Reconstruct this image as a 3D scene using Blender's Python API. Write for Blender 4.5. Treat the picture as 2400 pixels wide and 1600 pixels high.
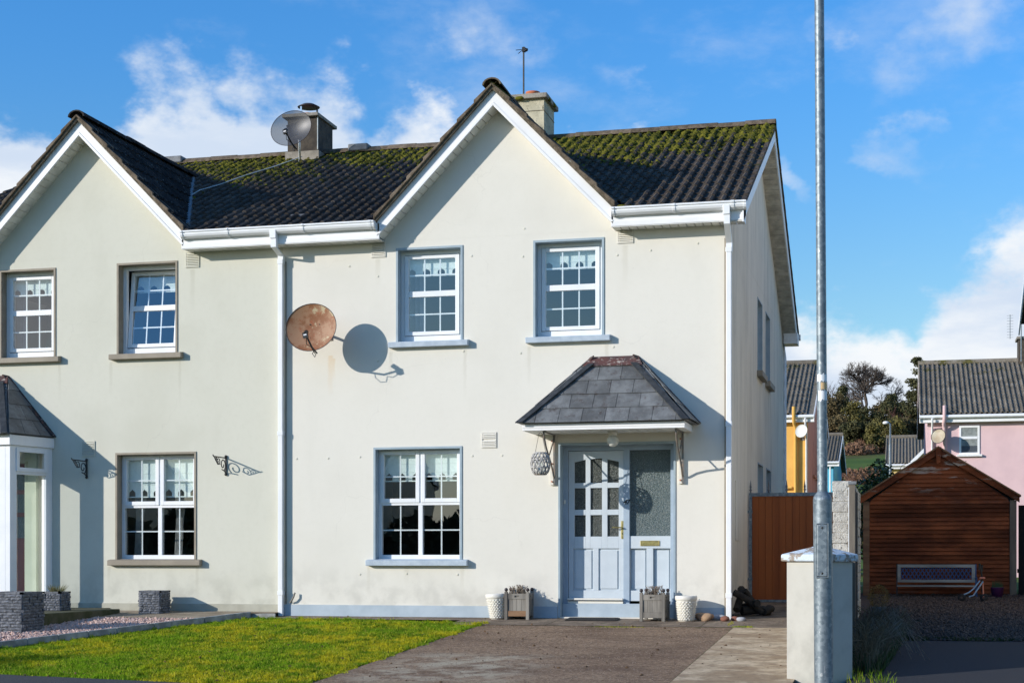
import bpy, math, random
import numpy as np
from mathutils import Matrix, Vector
random.seed(7); RNG = np.random.default_rng(7)
for o in list(bpy.data.objects): bpy.data.objects.remove(o)
S = bpy.context.scene; C = S.collection
R = math.radians

# ------------------------------------------------------------------ camera, sky, sun, exposure
cam = bpy.data.cameras.new('camera'); co = bpy.data.objects.new('camera', cam); C.objects.link(co); S.camera = co
cam.sensor_width = 36; cam.lens = 3684/2400*36; cam.shift_y = 510/2400
cam.clip_start = .1; cam.clip_end = 6000
co.location = (2.178, -19.8, .7); co.rotation_euler = (R(90), 0, math.atan(920/3684))
S.render.resolution_x = 1024; S.render.resolution_y = 682
S.view_settings.view_transform = 'Standard'; S.view_settings.look = 'None'
S.view_settings.exposure = .06; S.view_settings.gamma = 1

SUN = Vector((-1.25, -1.0, .5)).normalized()
sl = bpy.data.lights.new('sun', 'SUN'); so = bpy.data.objects.new('sun', sl); C.objects.link(so)
sl.energy = 4.6; sl.angle = R(.5); sl.color = (1, .94, .865)
so.rotation_euler = SUN.to_track_quat('Z', 'Y').to_euler(); so.location = SUN*60

W = bpy.data.worlds.new('World'); S.world = W; W.use_nodes = True
wt = W.node_tree; wt.nodes.clear()
def wn(t, **k):
    n = wt.nodes.new(t)
    for a, b in k.items(): setattr(n, a, b)
    return n
def wl(a, b): wt.links.new(a, b)
def wmath(op, a, b=None, clamp=False):
    n = wn('ShaderNodeMath', operation=op); n.use_clamp = clamp
    for i, v in enumerate((a, b)):
        if v is None: continue
        if isinstance(v, (int, float)): n.inputs[i].default_value = v
        else: wl(v, n.inputs[i])
    return n.outputs[0]
sky = wn('ShaderNodeTexSky', sky_type='NISHITA'); sky.sun_disc = False
sky.sun_elevation = math.asin(SUN.z); sky.sun_rotation = math.atan2(SUN.x, SUN.y)
sky.altitude = 50; sky.air_density = 1.0; sky.dust_density = .3; sky.ozone_density = 3.0
tc = wn('ShaderNodeTexCoord'); D3 = tc.outputs['Generated']
sx = wn('ShaderNodeSeparateXYZ'); wl(D3, sx.inputs[0])
az = wmath('ARCTAN2', sx.outputs[0], sx.outputs[1]); el = wmath('ARCSINE', sx.outputs[2])
def cnoise(scale, detail, rough, off, zs=1.5):
    mp = wn('ShaderNodeMapping'); mp.inputs['Scale'].default_value = (1, 1, zs); mp.inputs['Location'].default_value = off
    wl(D3, mp.inputs[0])
    n = wn('ShaderNodeTexNoise'); n.inputs['Scale'].default_value = scale; n.inputs['Detail'].default_value = detail
    n.inputs['Roughness'].default_value = rough; wl(mp.outputs[0], n.inputs[0]); return n.outputs[0]
n_big = cnoise(3.2, 2, .5, (1.3, .2, 0)); n_det = cnoise(9, 9, .58, (0, .4, .7)); n_fine = cnoise(14, 9, .62, (2, 1, .4), 2.2)
# cumulus banks: soft elliptical bodies in azimuth / elevation, broken up by noise
CLOUDS = [(-26.2, 11.7, 4.0, 4.1, 1.4), (-21.4, 11.6, 4.0, 4.5, 1.42), (-16.8, 11.7, 3.6, 4.5, 1.42), (-31, 10.9, 4.2, 3.9, 1.3), (-36, 10, 5, 3.5, 1.3), (-25, 8.8, 14, 3, 1.3),
          (-2.6, 4.3, 5.5, 4.0, 1.35), (3.6, 5.3, 3.8, 4.6, 1.35), (9, 7, 5, 5, 1.3), (-10.4, 14.8, 2.4, 1.6, .58), (1.0, 14.2, 1.5, 1.5, .40), (-4.5, 12.6, .8, 2.0, .36), (-4.8, 19.8, 3.0, 1.3, .34),
          (30, 9, 9, 5, 1), (55, 12, 10, 4, 1), (-60, 12, 12, 4, 1), (-100, 9, 15, 5, 1), (100, 10, 14, 5, 1), (150, 11, 10, 4, 1), (-145, 10, 8, 5, 1), (178, 7, 8, 3, 1), (-125, 22, 12, 5, 1), (80, 24, 14, 6, 1), (-75, 30, 14, 7, 1)]
wa1 = wmath('ADD', wmath('MULTIPLY', wmath('SUBTRACT', cnoise(7, 6, .6, (5, 1, 2)), .5), .20), wmath('MULTIPLY', wmath('SUBTRACT', cnoise(26, 6, .6, (1, 7, 2)), .5), .05))
we1 = wmath('ADD', wmath('MULTIPLY', wmath('SUBTRACT', cnoise(8, 6, .6, (2, 4, 9)), .5), .13), wmath('MULTIPLY', wmath('SUBTRACT', cnoise(28, 6, .6, (8, 7, 2)), .5), .04))
azw = wmath('ADD', az, wa1); elw = wmath('ADD', el, we1)
dens = None
for a0, e0, wa, we, wq in CLOUDS:
    da = wmath('DIVIDE', wmath('SUBTRACT', azw, R(a0)), R(wa)); de = wmath('DIVIDE', wmath('SUBTRACT', elw, R(e0)), R(we))
    d2 = wmath('ADD', wmath('MULTIPLY', da, da), wmath('MULTIPLY', de, de))
    b = wmath('MULTIPLY', wmath('POWER', 2.718, wmath('MULTIPLY', wmath('MULTIPLY', d2, d2), -.7)), wq)
    dens = b if dens is None else wmath('MAXIMUM', dens, b)
brk = wmath('ADD', wmath('MULTIPLY', wmath('SUBTRACT', n_det, .5), 1.9), wmath('MULTIPLY', wmath('SUBTRACT', n_big, .5), .5))
cd = wmath('ADD', dens, brk)
m1 = wn('ShaderNodeMapRange', interpolation_type='SMOOTHSTEP'); wl(cd, m1.inputs[0]); m1.inputs[1].default_value = .24; m1.inputs[2].default_value = .92
# thin wisps of high cloud everywhere
wis = wmath('ADD', wmath('MULTIPLY', n_fine, .55), wmath('MULTIPLY', n_big, .5))
m2 = wn('ShaderNodeMapRange', interpolation_type='SMOOTHSTEP'); wl(wis, m2.inputs[0]); m2.inputs[1].default_value = .575; m2.inputs[2].default_value = .82; m2.inputs[4].default_value = .28
m3 = wn('ShaderNodeMapRange'); wl(el, m3.inputs[0]); m3.inputs[1].default_value = 0; m3.inputs[2].default_value = R(5); m3.inputs[3].default_value = .75; m3.inputs[4].default_value = 0
cm = wmath('MAXIMUM', wmath('MAXIMUM', m1.outputs[0], m2.outputs[0]), m3.outputs[0], clamp=True)
# cloud colour: white tops, blue-grey bodies
sh = wn('ShaderNodeMapRange', interpolation_type='SMOOTHSTEP'); wl(cnoise(5.5, 6, .55, (.3, .7, .12), 3), sh.inputs[0]); sh.inputs[1].default_value = .40; sh.inputs[2].default_value = .62
cc = wn('ShaderNodeMixRGB'); wl(sh.outputs[0], cc.inputs[0]); cc.inputs[1].default_value = (6.2, 7.2, 8.7, 1); cc.inputs[2].default_value = (8.9, 9.2, 9.5, 1)
hs = wn('ShaderNodeHueSaturation'); hs.inputs['Hue'].default_value = .492; hs.inputs['Saturation'].default_value = 1.12; hs.inputs['Value'].default_value = 1.5; wl(sky.outputs[0], hs.inputs['Color'])
hz = wn('ShaderNodeMapRange', interpolation_type='SMOOTHSTEP'); wl(el, hz.inputs[0]); hz.inputs[1].default_value = R(5); hz.inputs[2].default_value = R(20)
dp = wn('ShaderNodeMixRGB'); wl(hz.outputs[0], dp.inputs[0]); dp.inputs[1].default_value = (1, 1, .97, 1); dp.inputs[2].default_value = (.60, 1.05, 1.46, 1)   # polarised deep blue away from the horizon
ml = wn('ShaderNodeMixRGB', blend_type='MULTIPLY'); ml.inputs[0].default_value = 1; wl(hs.outputs[0], ml.inputs[1]); wl(dp.outputs[0], ml.inputs[2])
mx = wn('ShaderNodeMixRGB'); wl(cm, mx.inputs[0]); wl(ml.outputs[0], mx.inputs[1]); wl(cc.outputs[0], mx.inputs[2])
bg = wn('ShaderNodeBackground'); bg.inputs[1].default_value = .1; wl(mx.outputs[0], bg.inputs[0])
wo = wn('ShaderNodeOutputWorld'); wl(bg.outputs[0], wo.inputs[0])

# ------------------------------------------------------------------ materials
class NT:
    def __init__(s, name):
        s.m = bpy.data.materials.new(name); s.m.use_nodes = True; s.t = s.m.node_tree; s.t.nodes.clear()
        s.out = s.n('ShaderNodeOutputMaterial'); s.b = s.n('ShaderNodeBsdfPrincipled'); s.l(s.b.outputs[0], s.out.inputs[0])
        s.pos = s.n('ShaderNodeNewGeometry').outputs['Position']
    def n(s, t, **k):
        x = s.t.nodes.new(t)
        for a, b in k.items(): setattr(x, a, b)
        return x
    def l(s, a, b): s.t.links.new(a, b)
    def noise(s, scale, detail=4, rough=.55, stretch=(1, 1, 1), off=(0, 0, 0)):
        mp = s.n('ShaderNodeMapping'); mp.inputs['Scale'].default_value = stretch; mp.inputs['Location'].default_value = off; s.l(s.pos, mp.inputs[0])
        x = s.n('ShaderNodeTexNoise'); x.inputs['Scale'].default_value = scale; x.inputs['Detail'].default_value = detail; x.inputs['Roughness'].default_value = rough
        s.l(mp.outputs[0], x.inputs[0]); return x.outputs[0]
    def rng(s, v, a, b, c=0, d=1, smooth=True):
        x = s.n('ShaderNodeMapRange', interpolation_type='SMOOTHSTEP' if smooth else 'LINEAR'); s.l(v, x.inputs[0])
        for i, q in enumerate((a, b, c, d)): x.inputs[i+1].default_value = q
        return x.outputs[0]
    def mix(s, f, a, b, mode='MIX'):
        x = s.n('ShaderNodeMixRGB', blend_type=mode)
        for i, v in enumerate((f, a, b)):
            if isinstance(v, (int, float)): x.inputs[i].default_value = v
            elif isinstance(v, tuple): x.inputs[i].default_value = (*v, 1)
            else: s.l(v, x.inputs[i])
        return x.outputs[0]
    def math(s, op, a, b=None, clamp=False):
        x = s.n('ShaderNodeMath', operation=op); x.use_clamp = clamp
        for i, v in enumerate((a, b)):
            if v is None: continue
            if isinstance(v, (int, float)): x.inputs[i].default_value = v
            else: s.l(v, x.inputs[i])
        return x.outputs[0]
    def sep(s):
        x = s.n('ShaderNodeSeparateXYZ'); s.l(s.pos, x.inputs[0]); return x.outputs
    def col(s, c):
        if isinstance(c, tuple): s.b.inputs['Base Color'].default_value = (*c, 1)
        else: s.l(c, s.b.inputs['Base Color'])
    def bump(s, v, strength=.3, dist=.01):
        x = s.n('ShaderNodeBump'); x.inputs['Strength'].default_value = strength; x.inputs['Distance'].default_value = dist
        s.l(v, x.inputs['Height']); s.l(x.outputs[0], s.b.inputs['Normal'])
    def set(s, rough=.7, metal=0, spec=.5):
        s.b.inputs['Roughness'].default_value = rough; s.b.inputs['Metallic'].default_value = metal
        s.b.inputs['Specular IOR Level'].default_value = spec; return s.m
    def hashrand(s):
        oi = s.n('ShaderNodeObjectInfo'); return oi.outputs['Random']
def simple(name, c1, c2=None, scale=8, rough=.6, bump=.15, bs=None, metal=0, spec=.4, stretch=(1, 1, 1), dist=.004, lo=.35, hi=.65, perobj=0):
    t = NT(name); c2 = c2 or tuple(x*.8 for x in c1)
    c = t.mix(t.rng(t.noise(scale, 6, .6, stretch), lo, hi), c1, c2)
    if perobj:
        c = t.mix(1, c, t.mix(t.hashrand(), (1-perobj,)*3, (1+perobj,)*3), 'MULTIPLY')
    t.col(c)
    if bump: t.bump(t.noise(bs or scale*6, 4, .6, stretch), bump, dist)
    return t.set(rough, metal, spec)
MT = {}
def render_wall(name, c, c2, streak=0, stains=()):
    t = NT(name); P0 = t.sep(); wob = t.noise(9, 4, .6)
    f = t.rng(t.noise(.7, 6, .6), .42, .72); col = t.mix(t.math('MULTIPLY', f, .75), c, c2); col = t.mix(t.math('MULTIPLY', t.rng(t.noise(13, 5, .7, off=(2, 0, 6)), .45, .7), .28), col, c2)
    f2 = t.rng(t.noise(2.2, 5, .6, (1, 1, .35), (3, 0, 0)), .52, .75); col = t.mix(t.math('MULTIPLY', f2, .35), col, c2)
    z = t.sep()[2]
    damp = t.rng(z, .05, .8, 1, 0); dn = t.rng(t.noise(3, 5, .6), .4, .65)
    col = t.mix(t.math('MULTIPLY', t.math('MULTIPLY', damp, dn), .55), col, tuple(x*.72 for x in c2))
    spots = t.rng(t.noise(26, 2, .4, off=(9, 3, 1)), .77, .80); col = t.mix(t.math('MULTIPLY', spots, .22), col, tuple(x*.55 for x in c2))
    vz = t.rng(t.noise(5, 5, .7, (1, 1, .08), (5, 0, 0)), .58, .8); col = t.mix(t.math('MULTIPLY', vz, .10), col, tuple(x*.8 for x in c2))
    # hairline cracks in the render
    v = t.n('ShaderNodeTexVoronoi', feature='DISTANCE_TO_EDGE'); v.inputs['Scale'].default_value = .42
    wv = t.n('ShaderNodeVectorMath', operation='ADD'); nz = t.n('ShaderNodeTexNoise'); nz.inputs['Scale'].default_value = 2.5; nz.inputs['Detail'].default_value = 5; t.l(t.pos, nz.inputs[0])
    sc = t.n('ShaderNodeVectorMath', operation='SCALE'); sc.inputs['Scale'].default_value = .5; t.l(nz.outputs['Color'], sc.inputs[0]); t.l(t.pos, wv.inputs[0]); t.l(sc.outputs[0], wv.inputs[1]); t.l(wv.outputs[0], v.inputs[0])
    ck = t.math('MULTIPLY', t.rng(v.outputs['Distance'], .0, .003, 1, 0), t.rng(t.noise(.9, 2, .5, off=(4, 4, 4)), .52, .6)); col = t.mix(t.math('MULTIPLY', ck, .12), col, tuple(x*.5 for x in c2))
    for (sx0, zt, ln, wd, cc_) in stains:
        mx_ = t.rng(t.math('ABSOLUTE', t.math('ADD', t.math('SUBTRACT', P0[0], sx0), t.math('MULTIPLY', t.math('SUBTRACT', wob, .5), .05))), wd*.3, wd, 1, 0); mz_ = t.math('MULTIPLY', t.rng(z, zt-ln, zt, 0, 1, False), t.math('LESS_THAN', z, zt))
        col = t.mix(t.math('MULTIPLY', t.math('MULTIPLY', mx_, mz_), .35), col, cc_)
    if streak:
        s1 = t.math('MULTIPLY', t.rng(t.noise(3.4, 7, .75, (1, 1, .10)), .42, .75), t.rng(t.noise(1.1, 4, .6, off=(3, 3, 0)), .35, .65, .35, 1)); s2 = t.rng(z, 0, 6, .5, 1)
        col = t.mix(t.math('MULTIPLY', t.math('MULTIPLY', s1, s2), streak), col, (.20, .19, .165))
    t.col(col); t.bump(t.noise(60, 5, .65), .22, .006)
    return t.set(.9, 0, .2)
MT['cream'] = render_wall('cream_render', (.715, .69, .615), (.66, .635, .56), stains=[(-4.42, 3.44, 0.5, 0.035, (.50, .47, .38)), (-3.4, 3.44, 0.7, 0.03, (.50, .47, .38)), (-2.54, 3.45, 0.55, 0.03, (.50, .47, .38)), (-1.52, 3.45, 0.6, 0.035, (.50, .47, .38)), (-4.73, 0.6, 0.4, 0.03, (.50, .47, .38)), (-3.44, 0.6, 0.45, 0.035, (.50, .47, .38)), (-4.2, 0.6, 0.25, 0.05, (.50, .47, .38)), (-1.28, 4.7, 0.6, 0.05, (.50, .47, .38)), (-4.6, 4.68, 0.4, 0.05, (.50, .47, .38)), (-5.27, 3.42, .55, .05, (.62, .42, .20)), (-5.22, 3.38, .3, .03, (.62, .42, .20))])
MT['grey'] = render_wall('grey_green_render', (.615, .605, .515), (.55, .54, .45), stains=[(-8.5, 3.43, 0.5, 0.035, (.42, .40, .31)), (-7.46, 3.43, 0.7, 0.03, (.42, .40, .31)), (-9.29, 3.43, 0.5, 0.03, (.42, .40, .31)), (-8.53, 0.6, 0.4, 0.03, (.42, .40, .31)), (-7.2, 0.6, 0.5, 0.035, (.42, .40, .31)), (-7.27, 4.66, 0.6, 0.05, (.42, .40, .31)), (-8.85, 2.1, 0.5, 0.05, (.42, .40, .31))])
MT['side'] = render_wall('weathered_gable_render', (.78, .715, .60), (.66, .60, .49), .6)
MT['pillar'] = render_wall('pillar_render', (.50, .485, .43), (.44, .425, .37))
MT['blue'] = simple('blue_paint', (.34, .42, .47), (.29, .37, .42), 5, .6, .2, 40)
MT['sillblue'] = simple('pale_blue_sill_paint', (.45, .52, .58), (.36, .43, .50), 9, .65, .3, 30)
MT['plinthblue'] = simple('blue_plinth_paint', (.42, .49, .54), (.36, .43, .48), 4, .75, .3, 25)
MT['taupe'] = simple('taupe_paint', (.30, .26, .20), (.25, .215, .165), 5, .65, .2, 40)
MT['taupe_l'] = simple('taupe_plinth_paint', (.42, .41, .33), (.35, .34, .27), 4, .75, .3, 25)
MT['pvc'] = simple('white_pvc', (.82, .83, .84), (.76, .78, .79), 3, .35, .02)
MT['pvcw'] = simple('weathered_white_pvc', (.80, .80, .79), (.66, .66, .63), 5, .45, .05)
MT['fascia'] = simple('white_fascia', (.84, .84, .84), (.78, .78, .77), 2, .4, .02)
MT['soffit'] = simple('soffit_board_white', (.74, .74, .70), (.60, .60, .56), 6, .55, .05, perobj=.06)
MT['soffitd'] = simple('dirty_soffit_board', (.60, .56, .48), (.40, .37, .32), 6, .6, .08, perobj=.08)
MT['doorblue'] = simple('pale_blue_door_paint', (.56, .62, .66), (.52, .58, .62), 6, .4, .1, 50)
MT['doorframe'] = simple('blue_door_frame_paint', (.37, .45, .53), (.33, .41, .49), 6, .5, .1, 50)
MT['brass'] = simple('brass', (.62, .50, .20), (.45, .36, .14), 20, .35, .1, metal=.8)
MT['black'] = simple('black_iron', (.012, .013, .013), (.03, .03, .03), 20, .45, .2)
MT['rubber'] = simple('black_rubber', (.02, .02, .02), (.035, .035, .034), 30, .9, .5, 80)
MT['white'] = simple('white_ceramic', (.72, .70, .62), (.68, .66, .60), 10, .55, .1)
MT['whitepaint'] = simple('white_paint', (.80, .80, .78), (.74, .74, .72), 8, .5, .05)
MT['globe'] = simple('frosted_globe_glass', (.66, .67, .62), (.58, .58, .52), 20, .4, .1)
MT['terracotta'] = simple('terracotta', (.55, .17, .07), (.42, .13, .06), 10, .8, .2)
MT['concrete'] = simple('weathered_concrete', (.34, .31, .26), (.22, .20, .165), 6, .9, .5, 50, dist=.01)
MT['mortar'] = simple('mossy_mortar', (.20, .165, .12), (.10, .085, .06), 14, .95, .9, 60, dist=.02)
MT['steel'] = simple('stainless_steel', (.6, .6, .6), (.5, .5, .5), 10, .25, .05, metal=1)
MT['darkmetal'] = simple('dark_cowl_metal', (.03, .03, .035), (.06, .04, .04), 12, .5, .1)
MT['lead'] = simple('lead_flashing', (.20, .21, .22), (.12, .125, .13), 8, .6, .3)
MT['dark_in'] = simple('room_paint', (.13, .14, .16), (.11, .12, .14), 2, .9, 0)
MT['blind'] = simple('white_blind_fabric', (.72, .80, .78), (.66, .74, .72), 30, .9, .1)
MT['curtain'] = simple('grey_blue_curtain', (.28, .33, .42), (.2, .24, .33), 4, .9, .05)
MT['net'] = simple('pale_net_curtain', (.42, .42, .40), (.3, .3, .29), 9, .9, .1)
MT['pinkcloth'] = simple('pink_cloth', (.5, .12, .18), (.35, .06, .10), 6, .9, .1)
MT['reddoor'] = simple('dark_red_door', (.20, .05, .04), (.17, .04, .035), 4, .45, .1)
MT['pinkwall'] = simple('pink_render', (.71, .50, .50), (.65, .455, .46), 1.5, .9, .2, 40)
MT['yellowwall'] = simple('yellow_render', (.80, .47, .12), (.72, .41, .10), 1.5, .9, .2, 40)
MT['orangewall'] = simple('orange_side_render', (.52, .28, .17), (.46, .24, .15), 1.5, .9, .2, 40)
MT['bluewall'] = simple('cyan_render', (.14, .48, .64), (.12, .43, .58), 1.5, .9, .2, 40)
MT['creamwall'] = simple('yellow_cream_render', (.76, .55, .24), (.70, .50, .21), 1.5, .9, .2, 40)
MT['bark'] = simple('grey_bark', (.11, .09, .075), (.07, .055, .045), 12, .95, .4, 30)
MT['birch'] = simple('pale_birch_bark', (.42, .32, .25), (.25, .15, .11), 8, .9, .3)
MT['redtwig'] = simple('reddish_twigs', (.17, .075, .06), (.12, .055, .045), 8, .95, 0)
MT['dry'] = simple('dead_stems', (.22, .17, .10), (.12, .09, .055), 5, .95, 0)
MT['heather'] = simple('dead_heather', (.26, .22, .17), (.16, .12, .09), 30, .95, 0)
MT['greenleaf'] = simple('dark_green_leaf', (.035, .07, .02), (.06, .10, .025), 3, .55, 0)
MT['laurel'] = simple('laurel_leaf', (.03, .065, .022), (.05, .10, .03), 3, .4, 0)
MT['gorse'] = simple('gorse_foliage', (.14, .12, .03), (.07, .065, .022), .35, .9, 0)
MT['wood1'] = simple('evergreen_foliage', (.045, .050, .018), (.085, .080, .030), .4, .9, 0)
MT['ivy'] = simple('ivy_foliage', (.075, .06, .025), (.13, .095, .04), .3, .9, 0)
MT['bracken'] = simple('brown_bracken', (.22, .12, .07), (.13, .075, .045), .5, .95, 0)
MT['blueplastic'] = simple('blue_lattice_paint', (.03, .09, .22), (.02, .06, .16), 10, .5, 0)
MT['benchwood'] = simple('silvered_bench_wood', (.36, .36, .33), (.22, .22, .20), 6, .85, .3, 40, stretch=(.2, 1, 1))
MT['greywood'] = simple('weathered_planter_wood', (.27, .25, .215), (.12, .11, .095), 5, .85, .4, 40, stretch=(1, 1, .15), perobj=.1)
MT['brownwood'] = simple('bare_brown_wood', (.26, .15, .08), (.17, .09, .05), 9, .8, .3, 40, stretch=(.2, 1, 1))
MT['fencewood'] = simple('fence_timber', (.20, .17, .13), (.12, .10, .08), 5, .9, .3, 40, stretch=(1, 1, .2))
MT['darkfence'] = simple('dark_fence_timber', (.016, .015, .015), (.01, .01, .01), 5, .9, .3, stretch=(1, 1, .2))
MT['purple'] = simple('purple_plastic', (.09, .02, .09), (.07, .015, .07), 5, .5, 0)
MT['orange'] = simple('salmon_plastic', (.7, .26, .17), (.6, .2, .12), 5, .5, 0)
MT['alu'] = simple('pale_blue_tube', (.42, .55, .66), (.36, .48, .6), 5, .35, 0)
MT['straw'] = simple('straw_topiary', (.30, .19, .06), (.18, .11, .03), 12, .95, 0)
MT['tape'] = simple('white_paper_sticker', (.82, .82, .84), (.75, .76, .78), 10, .6, 0)
MT['tapey'] = simple('buff_paper_sticker', (.70, .48, .26), (.62, .42, .2), 10, .7, 0)
MT['wire'] = simple('pale_cable', (.55, .6, .6), (.4, .45, .45), 10, .6, 0)
MT['rockA'] = simple('buff_rock', (.42, .28, .17), (.26, .16, .10), 9, .9, .6, 30)
MT['rockB'] = simple('red_rock', (.26, .11, .075), (.16, .07, .05), 12, .9, .6, 30)
MT['rockC'] = simple('grey_rock', (.42, .44, .46), (.28, .28, .30), 9, .9, .6, 30)
MT['driftwood'] = simple('dark_rotten_wood', (.04, .034, .028), (.02, .018, .015), 9, .95, .6, 30)

t = NT('galvanised_steel'); v = t.n('ShaderNodeTexVoronoi'); v.inputs['Scale'].default_value = 38; v.inputs['Randomness'].default_value = 1
nz = t.n('ShaderNodeTexNoise'); nz.inputs['Scale'].default_value = 30; t.l(t.pos, nz.inputs[0])
wv = t.n('ShaderNodeVectorMath', operation='ADD'); sc = t.n('ShaderNodeVectorMath', operation='SCALE'); sc.inputs['Scale'].default_value = .03; t.l(nz.outputs['Color'], sc.inputs[0]); t.l(t.pos, wv.inputs[0]); t.l(sc.outputs[0], wv.inputs[1]); t.l(wv.outputs[0], v.inputs[0])
bwn = t.n('ShaderNodeRGBToBW'); t.l(v.outputs['Color'], bwn.inputs[0])
c = t.mix(t.rng(bwn.outputs[0], .2, .9), (.15, .185, .21), (.25, .29, .31))
sp = t.rng(t.noise(34, 3, .6, (1, 1, .5), (4, 2, 1)), .66, .70); c = t.mix(t.math('MULTIPLY', sp, .6), c, (.55, .56, .54))
t.col(c); t.bump(t.noise(24, 3, .6, (1, 1, 2)), .12, .003); MT['galv'] = t.set(.5, .45, .4)

t = NT('oxidised_lamp_metal'); MT['brk'] = simple('grey_bracket_paint', (.13, .14, .14), (.22, .17, .13), 18, .6, .2)

# roof tiles: dark concrete, moss gathering towards the ridge, pale lichen dots
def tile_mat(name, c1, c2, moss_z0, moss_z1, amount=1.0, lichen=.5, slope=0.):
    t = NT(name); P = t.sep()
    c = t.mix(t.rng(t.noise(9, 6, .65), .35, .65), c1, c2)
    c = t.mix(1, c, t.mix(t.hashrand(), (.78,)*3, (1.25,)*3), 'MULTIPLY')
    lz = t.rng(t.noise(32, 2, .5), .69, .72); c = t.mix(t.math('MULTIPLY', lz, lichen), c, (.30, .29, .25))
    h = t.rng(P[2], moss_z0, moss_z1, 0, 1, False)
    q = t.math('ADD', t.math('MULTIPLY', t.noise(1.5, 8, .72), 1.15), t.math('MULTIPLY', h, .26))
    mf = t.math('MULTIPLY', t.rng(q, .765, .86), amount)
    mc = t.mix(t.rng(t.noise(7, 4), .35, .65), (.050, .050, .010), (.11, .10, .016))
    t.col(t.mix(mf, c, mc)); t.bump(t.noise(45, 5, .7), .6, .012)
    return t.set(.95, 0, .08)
MT['tile'] = tile_mat('mossy_dark_roof_tile', (.060, .050, .042), (.115, .096, .080), 5.4, 7.5)
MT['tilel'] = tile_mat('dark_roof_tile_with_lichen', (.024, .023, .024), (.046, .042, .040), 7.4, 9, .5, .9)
MT['tilep'] = tile_mat('grey_brown_roof_tile', (.15, .132, .105), (.21, .185, .15), 5.6, 8.2, .85, .4)
MT['verge'] = tile_mat('mossy_verge_tile', (.19, .15, .11), (.10, .078, .056), 5.5, 9.5, .5, .6)
t = NT('roof_moss'); t.col(t.mix(t.rng(t.noise(5, 5), .35, .65), (.060, .062, .010), (.17, .155, .020))); t.bump(t.noise(80, 3), .6, .02); MT['moss'] = t.set(.98, 0, .1)
t = NT('weathered_slate'); c = t.mix(t.rng(t.noise(6, 6, .65), .35, .7), (.095, .098, .098), (.165, .172, .172)); c = t.mix(1, c, t.mix(t.hashrand(), (.8,)*3, (1.25,)*3), 'MULTIPLY')
bn = t.rng(t.noise(10, 6, .7, off=(2, 2, 2)), .54, .68); c = t.mix(t.math('MULTIPLY', bn, .65), c, (.055, .035, .028)); dt = t.rng(t.noise(60, 2), .72, .75); c = t.mix(dt, c, (.4, .4, .4))
t.col(c); t.bump(t.noise(30, 5), .25, .006); MT['slate'] = t.set(.6, 0, .45)
t = NT('rusting_flashing'); c = t.mix(t.rng(t.noise(8, 5, .6, (1, 1, 1)), .4, .6), (.10, .04, .035), (.065, .035, .035)); c = t.mix(t.rng(t.noise(14, 5, .7, (1, 1, 2.5), (3, 3, 0)), .56, .62), c, (.38, .34, .30)); t.col(c); t.bump(t.noise(30), .5, .01); MT['flash'] = t.set(.75)
t = NT('hip_capping'); c = t.mix(t.rng(t.noise(12, 5), .4, .7), (.02, .024, .028), (.045, .05, .056)); t.col(c); MT['hip'] = t.set(.5, 0, .5)
t = NT('verge_edge_rust'); c = t.mix(t.rng(t.noise(20, 6, .7), .45, .6), (.018, .017, .02), (.10, .045, .035)); c = t.mix(t.rng(t.noise(30, 5, .7, off=(3, 1, 5)), .60, .66), c, (.35, .33, .30)); t.col(c); t.bump(t.noise(40), .6, .012); MT['hipr'] = t.set(.85)

t = NT('rusty_dish_paint')
c = t.mix(t.rng(t.noise(6, 6, .65, off=(.3, .1, .6)), .40, .56), (.24, .095, .038), (.34, .19, .105)); c = t.mix(t.rng(t.noise(5, 6, .7, off=(5, 1, 7.3)), .57, .63), c, (.48, .39, .24)); c = t.mix(t.rng(t.noise(11, 6, .7, off=(2, 8, 1)), .55, .68), c, (.30, .085, .03))
t.col(c); t.bump(t.noise(30), .2, .004); MT['rust'] = t.set(.6, 0, .4)
t = NT('rust_and_white_dish'); c = t.mix(t.rng(t.noise(2.4, 5, .6, off=(.6, 0, .25)), .55, .62), (.62, .62, .58), (.45, .16, .06)); t.col(c); MT['dishw'] = t.set(.5)
MT['dishc'] = simple('cream_stained_dish', (.60, .57, .44), (.36, .28, .18), 2.6, .5, 0)
t = NT('perforated_grey_dish'); tr = t.n('ShaderNodeBsdfTransparent'); ms = t.n('ShaderNodeMixShader'); ms.inputs[0].default_value = .66; t.col((.055, .06, .07)); t.l(tr.outputs[0], ms.inputs[1]); t.l(t.b.outputs[0], ms.inputs[2]); t.l(ms.outputs[0], t.out.inputs[0]); MT['dishg'] = t.set(.42, .2, .5)

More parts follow.
